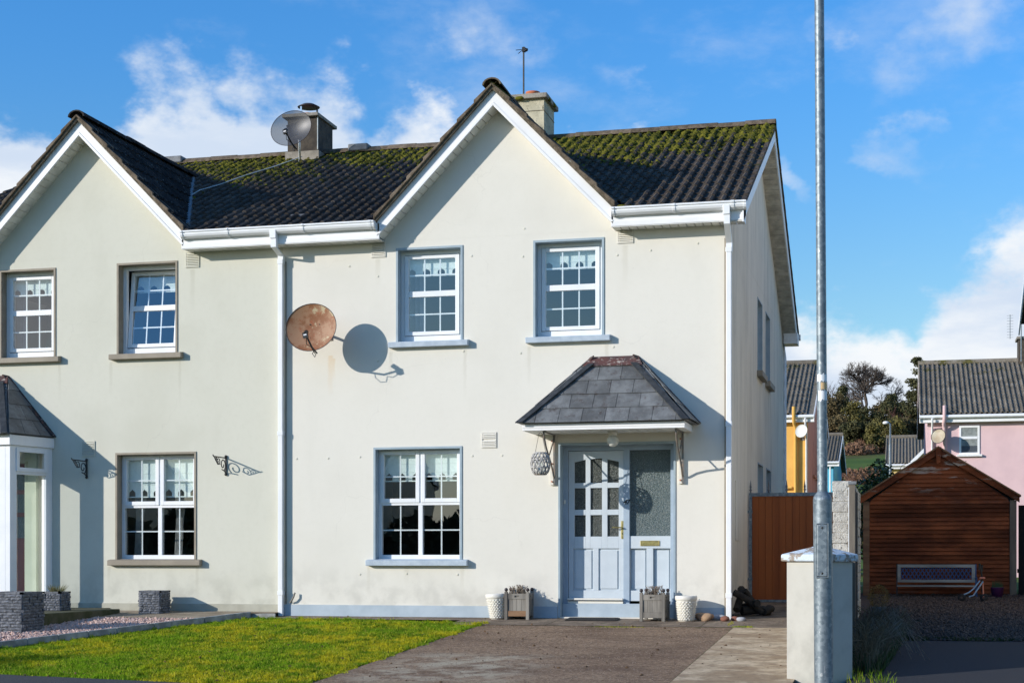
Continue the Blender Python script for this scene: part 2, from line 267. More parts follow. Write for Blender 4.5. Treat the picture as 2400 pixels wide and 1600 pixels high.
def glass(name, tint=(.93, .97, .97), rough=0., bump=None, opaque=0., oc=(.1, .12, .12), boost=1.0):
    t = NT(name); tr = t.n('ShaderNodeBsdfTransparent'); tr.inputs[0].default_value = (*tint, 1)
    gl = t.n('ShaderNodeBsdfGlossy'); gl.inputs['Roughness'].default_value = rough; gl.inputs[0].default_value = (1, 1, 1, 1)
    bb = t.n('ShaderNodeBump'); gg = t.n('ShaderNodeNewGeometry'); dt_ = t.n('ShaderNodeVectorMath', operation='DOT_PRODUCT'); t.l(bb.outputs[0], dt_.inputs[0]); t.l(gg.outputs['Incoming'], dt_.inputs[1])
    ca = t.math('ABSOLUTE', dt_.outputs['Value']); frv = t.math('ADD', t.math('MULTIPLY', t.math('POWER', t.math('SUBTRACT', 1.0, ca, True), 5), .96), .04)
    ms = t.n('ShaderNodeMixShader'); t.l(t.math('MULTIPLY', frv, 3.8*boost, True), ms.inputs[0])   # two glass surfaces (double glazing)
    body = tr.outputs[0]
    if opaque:
        t.col(oc); t.b.inputs['Roughness'].default_value = .3
        m0 = t.n('ShaderNodeMixShader'); m0.inputs[0].default_value = opaque; t.l(tr.outputs[0], m0.inputs[1]); t.l(t.b.outputs[0], m0.inputs[2]); body = m0.outputs[0]
    t.l(body, ms.inputs[1]); t.l(gl.outputs[0], ms.inputs[2]); t.l(ms.outputs[0], t.out.inputs[0])
    if bump: bb.inputs['Strength'].default_value = bump[1]; bb.inputs['Distance'].default_value = .01; t.l(t.noise(bump[0], 3, .6), bb.inputs['Height'])
    else: bb.inputs['Strength'].default_value = .04; bb.inputs['Distance'].default_value = .02; t.l(t.noise(2.2, 2), bb.inputs['Height'])
    t.l(bb.outputs[0], gl.inputs['Normal'])
    return t.m
MT['glass'] = glass('window_glass')
def obscure(name, c1, c2, c3):
    # patterned glass: pebbled surface scatters light; thick dark body, sun glints painted in as pale colour specks
    t = NT(name); c = t.mix(t.rng(t.noise(70, 3, .7), .36, .66), c1, c2); c = t.mix(t.rng(t.noise(95, 2, .6, off=(3, 1, 2)), .60, .70), c, c3)
    t.col(c); t.bump(t.noise(80, 2, .6), 1., .02); t.b.inputs['Coat Weight'].default_value = .4; t.b.inputs['Coat Roughness'].default_value = .1
    tr = t.n('ShaderNodeBsdfTransparent'); tr.inputs[0].default_value = (.6, .68, .68, 1); ms = t.n('ShaderNodeMixShader'); ms.inputs[0].default_value = .8; t.l(tr.outputs[0], ms.inputs[1]); t.l(t.b.outputs[0], ms.inputs[2]); t.l(ms.outputs[0], t.out.inputs[0])
    return t.set(.3, 0, .8)
MT['obsc'] = obscure('pebbled_obscure_glass', (.075, .115, .12), (.17, .22, .22), (.42, .47, .46))
MT['obscd'] = obscure('dark_pebbled_glass', (.035, .042, .038), (.10, .12, .105), (.30, .33, .30))

# ground materials
t = NT('asphalt'); c = t.mix(t.rng(t.noise(60, 4, .7), .35, .65), (.030, .030, .034), (.055, .054, .058)); t.col(c); t.bump(t.noise(90, 4, .7), .6, .012); MT['asphalt'] = t.set(.9)
t = NT('dark_tarmac'); c = t.mix(t.rng(t.noise(60, 4, .7), .35, .65), (.012, .013, .018), (.024, .025, .032)); t.col(c); t.bump(t.noise(90, 4, .7), .6, .012); MT['tarmac'] = t.set(.9)
t = NT('brown_driveway'); P = t.sep()
c = t.mix(t.rng(t.noise(24, 8, .82), .36, .64), (.16, .104, .070), (.44, .31, .20))
c = t.mix(t.rng(t.noise(1.1, 6, .62, (.8, 1.4, 1)), .42, .66), c, t.mix(.55, c, (.12, .072, .05)))
c = t.mix(t.rng(t.noise(7, 7, .75), .54, .70, 0, .55), c, (.075, .052, .04)); c = t.mix(t.rng(t.noise(38, 3, .6, off=(5, 5, 0)), .62, .70), c, (.55, .46, .37))
gx = t.math('MULTIPLY', t.rng(P[0], -3.0, -2.4, 0, 1), t.rng(P[0], -1.6, -.9, 1, 0)); gy = t.math('MULTIPLY', t.rng(P[1], -6.9, -6.2, 0, 1), t.rng(P[1], -4.7, -3.9, 1, 0))
pn = t.math('MULTIPLY', t.math('MULTIPLY', gx, gy), t.rng(t.noise(2.6, 7, .7), .42, .60)); c = t.mix(t.math('MULTIPLY', pn, .7), c, (.56, .49, .36))
ml = t.math('MULTIPLY', t.rng(P[1], -1.7, -1.15, 0, 1), t.rng(t.noise(3.5, 6, .7, off=(7, 0, 0)), .54, .66)); c = t.mix(t.math('MULTIPLY', ml, .8), c, (.075, .085, .02))
t.col(c); t.bump(t.noise(80, 5, .75), .8, .015); MT['drive'] = t.set(.95, 0, .08)
t = NT('stained_concrete'); c = t.mix(t.rng(t.noise(1.7, 8, .72, (1, 1.2, 1)), .38, .62), (.66, .52, .345), (.36, .25, .145)); c = t.mix(t.rng(t.noise(9, 8, .75), .45, .68, 0, .75), c, (.21, .145, .09)); t.col(c); t.bump(t.noise(60, 5, .7), .45, .01); MT['strip'] = t.set(.9, 0, .3)
t = NT('dirty_apron_concrete'); c = t.mix(t.rng(t.noise(3.4, 7, .7), .36, .64), (.31, .24, .17), (.155, .115, .08)); c = t.mix(t.rng(t.noise(30, 4, .7), .4, .7, 0, .6), c, (.09, .07, .055)); c = t.mix(t.rng(t.noise(5, 6, .7, off=(1, 1, 1)), .62, .68), c, (.06, .075, .02)); t.col(c); t.bump(t.noise(50, 5, .7), .7, .012); MT['apron'] = t.set(.92, 0, .3)
t = NT('tan_path_concrete'); c = t.mix(t.rng(t.noise(3, 7, .7), .38, .62), (.33, .27, .195), (.22, .175, .12)); t.col(c); t.bump(t.noise(50, 5, .7), .5, .01); MT['tan'] = t.set(.92, 0, .3)
MT['mossstep'] = simple('mossy_concrete_step', (.10, .095, .055), (.055, .06, .02), 4, .95, .5, 30)
MT['kerb'] = simple('grey_kerb_concrete', (.40, .405, .39), (.24, .24, .23), 7, .9, .5, 50, perobj=.1)
t = NT('lawn_soil'); t.col(t.mix(t.rng(t.noise(5, 5), .4, .6), (.035, .05, .012), (.06, .08, .018))); MT['soil'] = t.set(.95, 0, .1)
t = NT('lawn_grass'); c = t.mix(t.rng(t.noise(.8, 5, .6), .40, .60), (.23, .40, .016), (.56, .50, .022)); c = t.mix(t.rng(t.noise(3.6, 5, .65), .42, .62), c, (.15, .27, .014)); c = t.mix(t.rng(t.noise(28, 3, .6), .54, .66, 0, .8), c, (.60, .52, .10)); c = t.mix(t.rng(t.noise(34, 3, .6, off=(3, 3, 3)), .54, .66, 0, .85), c, (.07, .12, .010)); t.col(c); t.set(.85, 0, .1)
tl = t.n('ShaderNodeBsdfTranslucent'); t.l(c, tl.inputs[0]); ms = t.n('ShaderNodeMixShader'); ms.inputs[0].default_value = .4; t.l(t.b.outputs[0], ms.inputs[1]); t.l(tl.outputs[0], ms.inputs[2]); t.l(ms.outputs[0], t.out.inputs[0]); MT['grass'] = t.m
t = NT('far_ground'); P = t.sep(); c = t.mix(t.rng(t.noise(.2, 5), .4, .6), (.07, .12, .025), (.10, .15, .03)); br = t.mix(t.rng(t.noise(.35, 6, .7), .35, .65), (.15, .09, .05), (.075, .05, .03)); e = t.math('ADD', P[1], t.math('MULTIPLY', t.noise(.05, 3), 40)); c = t.mix(t.rng(e, 226, 236), c, br); t.col(c); MT['far'] = t.set(.95, 0, .1)
MT['pebble'] = simple('pink_gravel', (.44, .26, .20), (.60, .46, .40), 35, .85, 0, lo=.4, hi=.6)
MT['pebbled'] = simple('brown_gravel', (.055, .036, .028), (.16, .12, .10), 40, .85, 0, lo=.45, hi=.7)
MT['gbed'] = simple('gravel_bed', (.10, .065, .05), (.05, .035, .03), 20, .95, .5)
# shed planks
t = NT('red_brown_shed_boards'); c = t.mix(t.rng(t.noise(2.2, 6, .65, (.5, 1, 1.3)), .36, .62), (.26, .078, .032), (.105, .034, .018)); c = t.mix(1, c, t.mix(t.hashrand(), (.7,)*3, (1.25,)*3), 'MULTIPLY')
P = t.sep(); a = t.rng(t.noise(3.2, 6, .7, (.45, 1, 3.2), (2, 0, 1)), .555, .60); b1 = t.math('MAXIMUM', t.rng(P[2], 1.45, 2.2, 0, 1), t.rng(P[2], .25, .12, 0, 1)); wq = t.math('MULTIPLY', a, b1)
c = t.mix(t.math('MULTIPLY', wq, .8), c, (.50, .45, .38)); t.col(c); t.bump(t.noise(10, 5, .6, (.2, 1, 3)), .3, .006); MT['shed'] = t.set(.95, 0, .1)
t = NT('gate_boards'); c = t.mix(t.rng(t.noise(7, 6, .6, (1, 1, .03)), .35, .65), (.38, .105, .024), (.29, .075, .018)); t.col(c); MT['gate'] = t.set(.6, 0, .3)
t = NT('whitewashed_block'); c = t.mix(t.rng(t.noise(9, 6, .7), .40, .6), (.64, .62, .56), (.50, .48, .43)); c = t.mix(t.rng(t.noise(20, 6, .75, off=(0, 3, 0)), .56, .62), c, (.13, .105, .07)); t.col(c); t.bump(t.noise(22, 6, .75), 1., .03); MT['block'] = t.set(.95, 0, .2)
t = NT('flaking_cap_paint'); c = t.mix(t.rng(t.noise(12, 6, .7), .50, .56), (.56, .63, .68), (.30, .25, .20)); t.col(c); t.bump(t.noise(25, 5, .7), .7, .015); MT['cap'] = t.set(.85)
t = NT('chimney_render'); c = t.mix(t.rng(t.noise(3, 6, .65), .4, .6), (.56, .51, .37), (.42, .385, .275)); c = t.mix(t.rng(t.noise(14, 6, .75, (1, 1, .6)), .56, .66), c, (.12, .11, .07)); t.col(c); t.bump(t.noise(30, 5, .7), .5, .01); MT['chimr'] = t.set(.95)
t = NT('dark_chimney_render'); c = t.mix(t.rng(t.noise(8, 6, .65), .4, .6), (.085, .07, .052), (.05, .042, .034)); t.col(c); t.bump(t.noise(40, 5, .7), .6, .01); MT['chiml'] = t.set(.95)
MT['planter'] = simple('slate_effect_planter', (.17, .18, .20), (.08, .087, .098), 22, .75, .7, 60, perobj=.12, dist=.008)

# ------------------------------------------------------------------ mesh helpers
class MB:
    def __init__(s): s.v = []; s.f = []; s.sm = []
    def add(s, vs, fs, smooth=False):
        k = len(s.v); s.v += [tuple(q) for q in vs]; s.f += [tuple(i+k for i in f) for f in fs]; s.sm += [smooth]*len(fs); return s
    def box(s, x0, x1, y0, y1, z0, z1):
        x0, x1 = min(x0, x1), max(x0, x1); y0, y1 = min(y0, y1), max(y0, y1); z0, z1 = min(z0, z1), max(z0, z1)
        return s.add([(x0, y0, z0), (x1, y0, z0), (x1, y1, z0), (x0, y1, z0), (x0, y0, z1), (x1, y0, z1), (x1, y1, z1), (x0, y1, z1)],
                     [(0, 3, 2, 1), (4, 5, 6, 7), (0, 1, 5, 4), (1, 2, 6, 5), (2, 3, 7, 6), (3, 0, 4, 7)])
    def prism(s, pts, vec):     # polygon extruded along vec
        n = len(pts); v = [tuple(p) for p in pts]+[(p[0]+vec[0], p[1]+vec[1], p[2]+vec[2]) for p in pts]
        return s.add(v, [tuple(range(n))[::-1], tuple(range(n, 2*n))]+[(i, (i+1) % n, n+(i+1) % n, n+i) for i in range(n)])
    def tube(s, pts, r, n=8, cap=True, r2=None):
        pts = [Vector(p) for p in pts]; m = len(pts); rings = []; up = None
        for i, p in enumerate(pts):
            d = (pts[min(i+1, m-1)]-pts[max(i-1, 0)]).normalized()
            if up is None:
                up = Vector((0, 0, 1)) if abs(d.z) < .9 else Vector((1, 0, 0))
            a = d.cross(up).normalized(); b = a.cross(d).normalized(); up = b
            rr = r if r2 is None else r+(r2-r)*i/max(1, m-1)
            rings.append([p+a*rr*math.cos(2*math.pi*k/n)+b*rr*math.sin(2*math.pi*k/n) for k in range(n)])
        vs = [q for g in rings for q in g]; fs = []
        for i in range(m-1):
            for k in range(n): fs.append((i*n+k, i*n+(k+1) % n, (i+1)*n+(k+1) % n, (i+1)*n+k))
        s.add(vs, fs, True)
        if cap: s.add(rings[0], [tuple(range(n))[::-1]]); s.add(rings[-1], [tuple(range(n))])
        return s
    def lathe(s, prof, c=(0, 0, 0), n=24, axis='z', smooth=True, lobes=None):
        vs = []; m = len(prof)
        for r, h in prof:
            for k in range(n):
                a = 2*math.pi*k/n; x, y = r*math.cos(a), r*math.sin(a)
                vs.append((c[0]+x, c[1]+y, c[2]+h) if axis == 'z' else (c[0]+x, c[1]+h, c[2]+y))
        fs = [(i*n+k, i*n+(k+1) % n, (i+1)*n+(k+1) % n, (i+1)*n+k) for i in range(m-1) for k in range(n)]
        return s.add(vs, fs, smooth)
    def disc(s, c, r, n=16, axis='z'):
        vs = [(c[0]+r*math.cos(2*math.pi*k/n), c[1], c[2]+r*math.sin(2*math.pi*k/n)) if axis == 'y' else (c[0]+r*math.cos(2*math.pi*k/n), c[1]+r*math.sin(2*math.pi*k/n), c[2]) for k in range(n)]
        return s.add(vs, [tuple(range(n))])
    def ball(s, c, r, n=10, sq=(1, 1, 1)):
        return s.lathe_sph(c, r, n, sq)
    def lathe_sph(s, c, r, n, sq):
        m = max(4, n//2); vs = []
        for i in range(m+1):
            ph = math.pi*i/m
            for k in range(n):
                a = 2*math.pi*k/n; vs.append((c[0]+r*sq[0]*math.sin(ph)*math.cos(a), c[1]+r*sq[1]*math.sin(ph)*math.sin(a), c[2]-r*sq[2]*math.cos(ph)))
        return s.add(vs, [(i*n+k, i*n+(k+1) % n, (i+1)*n+(k+1) % n, (i+1)*n+k) for i in range(m) for k in range(n)], True)
    def xf(s, fn): s.v = [tuple(fn(Vector(q))) for q in s.v]; return s
    def mesh(s, name):
        me = bpy.data.meshes.new(name); me.from_pydata(s.v, [], s.f); me.polygons.foreach_set('use_smooth', s.sm); me.update(); return me
def place(o, parent):
    C.objects.link(o)
    if parent is not None:
        o.parent = parent
        if parent.type == 'EMPTY': o.matrix_parent_inverse = Matrix.Translation(-parent.location)
    return o
def obj(name, mb, mat, parent=None, label=None, bevel=0, kind=None):
    me = mb if isinstance(mb, bpy.types.Mesh) else mb.mesh(name)
    if mat and not me.materials: me.materials.append(MT[mat] if isinstance(mat, str) else mat)
    o = bpy.data.objects.new(name, me); place(o, parent)
    if label: o['label'] = label
    if kind: o['kind'] = kind
    if bevel:
        b = o.modifiers.new('bevel', 'BEVEL'); b.width = bevel; b.segments = 2; b.limit_method = 'ANGLE'; b.angle_limit = R(40)
    return o
def tag(o, label, cat, group=None):
    o['label'] = label; o['category'] = cat
    if group: o['group'] = group
    return o
def thing(name, label, cat, loc=(0, 0, 0), group=None):
    o = bpy.data.objects.new(name, None); o.location = loc; o.empty_display_size = .3; C.objects.link(o); return tag(o, label, cat, group)
def struct(name, mb, mat): return obj(name, mb, mat, kind='structure')
def dup(root, loc, rotz=0, label=None):
    r = root.copy(); C.objects.link(r); r.location = loc; r.rotation_euler = (0, 0, rotz)
    if label: r['label'] = label
    for ch in list(root.children):
        c = ch.copy(); C.objects.link(c); c.parent = r
        for g in list(ch.children):
            d = g.copy(); C.objects.link(d); d.parent = c
    return r
def np_mesh(name, V, F, mat, smooth=False):   # fast mesh: V (n,3), F (m,3|4)
    me = bpy.data.meshes.new(name); V = np.asarray(V, dtype=np.float32); F = np.asarray(F, dtype=np.int32); k = F.shape[1]
    me.vertices.add(len(V)); me.vertices.foreach_set('co', V.ravel()); me.loops.add(F.size); me.loops.foreach_set('vertex_index', F.ravel())
    me.polygons.add(len(F)); me.polygons.foreach_set('loop_start', np.arange(0, F.size, k, dtype=np.int32)); me.polygons.foreach_set('loop_total', np.full(len(F), k, dtype=np.int32))
    me.polygons.foreach_set('use_smooth', np.full(len(F), smooth)); me.update(calc_edges=True); me.validate(); me.materials.append(MT[mat]); return me

# ------------------------------------------------------------------ ground
def gz(x, y):
    if y < -7.6: return -.06-.049*7.6
    if y < 5: return -.06+.049*y
    if y < 78: return .185
    if y < 300: return .185+(y-78)*.117
    return .185+222*.117+min(y-300, 400)*.03
def sheet(name, poly_xy, dz, mat, sub=.6, kind='structure', parent=None):
    # grid clipped by simple x-range function per row keeps the sheet on the slope
    mb = MB(); ys = sorted({p[1] for p in poly_xy}); y0, y1 = ys[0], ys[-1]; n = max(1, int((y1-y0)/sub)); rows = sorted(set([y0+(y1-y0)*i/n for i in range(n+1)]+[q for q in (-7.6, 5) if y0 < q < y1]+ys))
    def xs(y):
        r = []
        m = len(poly_xy)
        for i in range(m):
            a, b = poly_xy[i], poly_xy[(i+1) % m]
            if a[1] == b[1]:
                if abs(a[1]-y) < 1e-9: r += [a[0], b[0]]
                continue
            t = (y-a[1])/(b[1]-a[1])
            if -1e-9 <= t <= 1+1e-9: r.append(a[0]+t*(b[0]-a[0]))
        return min(r), max(r)
    vs = []
    for y in rows:
        a, b = xs(y); vs += [(a, y, gz(a, y)+dz), (b, y, gz(b, y)+dz)]
    mb.add(vs, [(2*i, 2*i+1, 2*i+3, 2*i+2) for i in range(len(rows)-1)])
    return obj(name, mb, mat, parent, kind=kind)
mb = MB(); xs_ = [-1500, -600, -250, -120, -60, -30, -14, -7, 0, 4, 8, 16, 30, 60, 120, 250, 600, 1500]
ys_ = [-1500, -500, -150, -60, -30, -7.6, -3, 2, 5, 20, 40, 60, 78, 100, 130, 160, 200, 250, 300, 400, 700, 1500]
vs = [(x, y, gz(x, y)-.03) for y in ys_ for x in xs_]; nx = len(xs_)
mb.add(vs, [(j*nx+i, j*nx+i+1, (j+1)*nx+i+1, (j+1)*nx+i) for j in range(len(ys_)-1) for i in range(nx-1)], True)
struct('ground', mb, 'far')
def K(y): return -6.30+.28*(y+.25)      # kerb line between the two gardens
struct('footpath', MB().add([(-60, -9.4, gz(0, -9)+.0), (60, -9.4, gz(0, -9)), (60, -7.3, gz(0, -7.3)-.004), (-60, -7.3, gz(0, -7.3)-.004)], [(0, 1, 2, 3)]), 'asphalt')
sheet('footpath', [(-12, -7.3), (-3.2, -7.3), (-4.0, -6.92), (-6.1, -6.58), (-12, -5.9)], .0, 'asphalt')
struct('road', MB().box(-80, 80, -16.5, -9.55, -.62, -.56), 'asphalt')
struct('road_kerb', MB().box(-80, 80, -9.55, -9.4, -.62, -.425), 'kerb')
struct('road_kerb', MB().box(-80, 80, -16.65, -16.5, -.62, -.425), 'kerb')
struct('footpath', MB().box(-80, 80, -18.6, -16.65, -.62, -.44), 'asphalt')
sheet('lawn', [(K(-.42), -.42), (-5.0, -.42), (-2.9, -.85), (-2.9, -7.1), (-4.0, -6.96), (-6.1, -6.6), (-9, -6.25), (K(-5.2), -5.2)], -.012, 'soil')
sheet('driveway', [(-2.9, -7.4), (.2, -7.4), (.2, -1.05), (-2.9, -1.05)], .0, 'drive')
sheet('concrete_strip', [(.212, -7.4), (1.25, -7.4), (1.25, -1.05), (.212, -1.05)], .006, 'strip')
# apron slabs in front of the wall, joints between them
for a, b in ((-5.95, -4.6), (-4.59, -3.35), (-3.34, -2.10), (-2.09, -.2), (-.19, 1.38)):
    sheet('apron_slab', [(a, -.42 if b < -3 else -1.04), (b, -.42 if b < -3 else -1.04), (b, 0.0), (a, 0.0)], .004, 'apron')
sheet('side_path', [(.0, .01), (1.38, .01), (1.38, 12), (.0, 12)], .004, 'apron')
sheet('garden_path', [(-12, -1.12), (K(-1.12)-.03, -1.12), (K(-.3)-.02, -.3), (-5.97, -.25), (-5.97, 0), (-12, 0)], .056, 'tan')
sheet('gravel_bed', [(-12, -6.2), (K(-6.2)-.04, -6.2), (K(-1.13)-.04, -1.13), (-12, -1.13)], .035, 'gbed')
sheet('neighbour_drive', [(1.70, -7.4), (9, -7.4), (9, -2.25), (1.70, -2.25)], .004, 'tarmac')
sheet('neighbour_gravel_bed', [(1.40, -2.24), (4.4, -2.24), (4.4, 5), (1.40, 5)], -.004, 'gbed')
# kerb stones of the raised gravel bed
y = -.28
while y > -6.4:
    L = random.choice((.45, .9, .9, .62)); y2 = max(y-L, -6.45)
    p = lambda yy, w, h: (K(yy)+w, yy, gz(0, yy)+h)
    m_ = MB().add([p(y, -.035, -.1), p(y, .02, -.1), p(y2+.012, .02, -.1), p(y2+.012, -.035, -.1), p(y, -.035, .075), p(y, .02, .075), p(y2+.012, .02, .075), p(y2+.012, -.035, .075)],
                  [(0, 3, 2, 1), (4, 5, 6, 7), (0, 1, 5, 4), (1, 2, 6, 5), (2, 3, 7, 6), (3, 0, 4, 7)])
    o = obj('kerb_stone', m_, 'kerb', kind='structure', bevel=.006); y = y2
obj('path_edge', MB().box(K(-.25), -5.95, -.27, -.235, gz(0, -.25)-.06, gz(0, -.25)+.052), 'kerb', kind='structure', bevel=.005)

def scatter_stones(name, n, region, dz, mat, s0, s1, label=None, keep=None):
    a = RNG.random((n*2, 2)); X = region[0]+a[:, 0]*(region[1]-region[0]); Y = region[2]+a[:, 1]*(region[3]-region[2])
    if keep is not None: k = keep(X, Y); X, Y = X[k], Y[k]
    X, Y = X[:n], Y[:n]; n = len(X); Z = np.array([gz(0, y) for y in Y])+dz
    base = np.array([[1, 0, 0], [0, 1, 0], [-1, 0, 0], [0, -1, 0], [0, 0, .8], [0, 0, -.8]], float)
    base = np.concatenate([base, np.array([[.62, .62, .3], [-.62, -.62, .3]])])
    F = np.array([[0, 6, 4], [6, 1, 4], [1, 2, 4], [2, 7, 4], [7, 3, 4], [3, 0, 4], [0, 1, 6], [2, 3, 7], [1, 0, 5], [2, 1, 5], [3, 2, 5], [0, 3, 5]])
    sc = (s0+(s1-s0)*RNG.random((n, 1)))*(.6+.8*RNG.random((n, 3))); th = RNG.random(n)*6.28; ct, st = np.cos(th), np.sin(th)
    V = base[None]*sc[:, None, :]; V = V+RNG.normal(0, .12, V.shape)*sc[:, None, :]
    x = V[..., 0]*ct[:, None]-V[..., 1]*st[:, None]; yy = V[..., 0]*st[:, None]+V[..., 1]*ct[:, None]
    V = np.stack([x+X[:, None], yy+Y[:, None], V[..., 2]+Z[:, None]+(RNG.random(n)*s0*.8)[:, None]], -1).reshape(-1, 3)
    FF = (F[None]+np.arange(n)[:, None, None]*len(base)).reshape(-1, 3)
    o = bpy.data.objects.new(name, np_mesh(name, V, FF, mat)); C.objects.link(o); o['kind'] = 'stuff'
    if label: o['label'] = label
    return o
tag(scatter_stones('gravel', 15000, (-10.5, -6.3, -6.0, -1.12), .045, 'pebble', .012, .024, None, lambda X, Y: (X < -6.30+.28*(Y+.25)-.06)), 'loose pink gravel behind the low kerb on the left', 'gravel')
tag(scatter_stones('gravel', 16000, (1.72, 4.4, -2.35, 4.5), .005, 'pebbled', .012, .025), 'dark brown gravel in front of the wooden shed', 'gravel')
# lawn blades
def blades(name, n, xr, yr, keep, h0, h1, w, mat, dz=0, lean=.6, zfn=None, clump=0, per=9):
    X = xr[0]+RNG.random(n)*(xr[1]-xr[0]); Y = yr[0]+RNG.random(n)*(yr[1]-yr[0])
    if clump: m_ = max(1, n//per); ci = RNG.integers(0, m_, n); X = X[:m_][ci]+RNG.normal(0, clump, n); Y = Y[:m_][ci]+RNG.normal(0, clump, n)
    k = keep(X, Y); X, Y = X[k], Y[k]; n = len(X)
    Z = np.array([gz(0, y) for y in Y])+dz if zfn is None else zfn(X, Y)
    th = RNG.random(n)*6.28; H = h0+(h1-h0)*RNG.random(n); ld = RNG.random(n)*6.28; le = RNG.random(n)*lean*H
    dx, dy = np.cos(th)*w, np.sin(th)*w
    b0 = np.stack([X-dx, Y-dy, Z], -1); b1 = np.stack([X+dx, Y+dy, Z], -1)
    m0 = np.stack([X-dx*.7+np.cos(ld)*le*.35, Y-dy*.7+np.sin(ld)*le*.35, Z+H*.6], -1); m1 = np.stack([X+dx*.7+np.cos(ld)*le*.35, Y+dy*.7+np.sin(ld)*le*.35, Z+H*.6], -1)
    tp = np.stack([X+np.cos(ld)*le, Y+np.sin(ld)*le, Z+H], -1)
    V = np.stack([b0, b1, m0, m1, tp], 1).reshape(-1, 3); k5 = np.arange(n)[:, None]*5
    F = np.concatenate([k5+np.array([[0, 1, 3]]), k5+np.array([[0, 3, 2]]), k5+np.array([[2, 3, 4]])])
    o = bpy.data.objects.new(name, np_mesh(name, V, F, mat)); C.objects.link(o); o['kind'] = 'stuff'; return o
def lawnkeep(X, Y):
    top = np.where(X < -5, -.36, -.36-(X+5)*.2); edge = -2.9+.035*np.sin(Y*5)+.03*np.sin(Y*17+X)
    return (Y < top) & (X < edge) & (X > -6.30+.28*(Y+.25)+.025) & (Y > -6.6-.14*(X+6.1)+.02*np.sin(X*9))
tag(blades('grass', 190000, (-8.2, -2.8), (-7.15, -.3), lawnkeep, .012, .034, .0045, 'grass', -.012, 1.1, clump=.035), 'short yellow-green grass of the front lawn', 'grass')
tag(blades('grass_tufts', 26000, (-8.2, -2.8), (-7.15, -.3), lawnkeep, .03, .062, .0045, 'grass', -.012, 1.0, clump=.02, per=26), 'longer scattered tufts standing out of the front lawn', 'grass')
tag(blades('grass', 130, (1.70, 2.1), (-6.2, -5.6), lambda X, Y: X < 2.08-.25*(Y+6.0), .05, .13, .004, 'grass', -.02, .8), 'sunlit grass tuft at the foot of the gate pillar', 'grass')
def patch(cx, cy, rx, ry, n, h, lab):
    tag(blades('weeds', n, (cx-rx, cx+rx), (cy-ry, cy+ry), lambda X, Y: ((X-cx)/rx)**2+((Y-cy)/ry)**2 < 1, h*.4, h, .004, 'soil' if 'where' in lab or 'edge' in lab else 'grass', -.005, 1.), lab, 'weeds')
patch(.32, -1.02, .13, .06, 260, .035, 'small green weed in the corner joint of the concrete strip')
patch(-1.15, -1.12, .32, .05, 500, .016, 'moss line across the driveway below the doormat')
patch(.12, -.55, .03, .3, 220, .02, 'weeds in the slab joint beside the corner rocks')
patch(2.9, -2.25, .5, .12, 900, .05, 'grass along the edge between gravel and dark tarmac')
patch(2.2, -2.3, .25, .14, 500, .06, 'grass clump where the weeds meet the tarmac')

# ------------------------------------------------------------------ roof tiles
def tile_mesh(mat, w=.30, L=.37, h=.048, th=.017):
    prof = [(0, 0), (.008, .034), (.035, h), (.062, .034), (.070, 0), (.150, 0), (.158, .034), (.185, h), (.212, .034), (.220, 0), (w, 0)]
    vs = []
    for x, z in prof: vs += [(x, 0, z+th), (x, L, z*.95), (x, 0, z-.004)]
    fs = []
    for i in range(len(prof)-1):
        a, b = 3*i, 3*i+3; fs += [(a, b, b+1, a+1), (a+2, b+2, b, a)]
    fs.append((2, 0, 1)); k = 3*(len(prof)-1); fs.append((k, k+2, k+1))
    m = MB().add(vs, fs); me = m.mesh('roof_tile'); me.materials.append(MT[mat]); return me
TILE = {k: tile_mesh(k) for k in ('tile', 'tilel', 'tilep')}
def tile_field(parent, org, across, up, ncol, nrow, mat, keep, limit=300, gauge=.33, score=None, w=.30, jit=.006):
    across = Vector(across).normalized(); up = Vector(up).normalized(); nrm = across.cross(up).normalized()
    if nrm.z < 0: nrm = -nrm; 
    items = []
    for r in range(nrow):
        for c in range(ncol):
            p = Vector(org)+across*(c*w)+up*(r*gauge)
            cen = p+across*w*.5+up*gauge*.5
            if keep(cen): items.append(p)
    if score: items.sort(key=score)
    B = Matrix((across, up, nrm)).transposed()
    if B.determinant() < 0:
        across2 = -across; B = Matrix((across2, up, nrm)).transposed(); shift = across*w
    else: shift = Vector((0, 0, 0))
    rest = MB(); base = TILE[mat]
    for i, p in enumerate(items):
        p = p+shift+nrm*random.uniform(0, jit)+up*random.uniform(-jit, jit)
        M = Matrix.Translation(p) @ (B.to_4x4() @ Matrix.Rotation(random.uniform(-.006, .006), 4, 'Z'))
        if i < limit:
            o = bpy.data.objects.new('roof_tile', base); place(o, parent); o.matrix_basis = M
        else:
            k = len(rest.v); rest.v += [tuple(M @ v.co) for v in base.vertices]; rest.f += [tuple(q+k for q in pl.vertices) for pl in base.polygons]; rest.sm += [False]*len(base.polygons)
    if rest.v: obj('roof_tiles', rest, mat, parent, kind='stuff')
    return len(items)
EY, EZ, RY, RZ = -.30, 5.09, 4.55, 7.33; SL = (RZ-EZ)/(RY-EY)
def rz(y): return EZ+(y-EY)*SL
GS = 1.025; GA = 6.72                      # cross gable: slope and apex height of its roof plane
def vy(dx): return EY+(GA+.045-GS*abs(dx)-EZ)/SL  # where the gable roof runs into the main roof
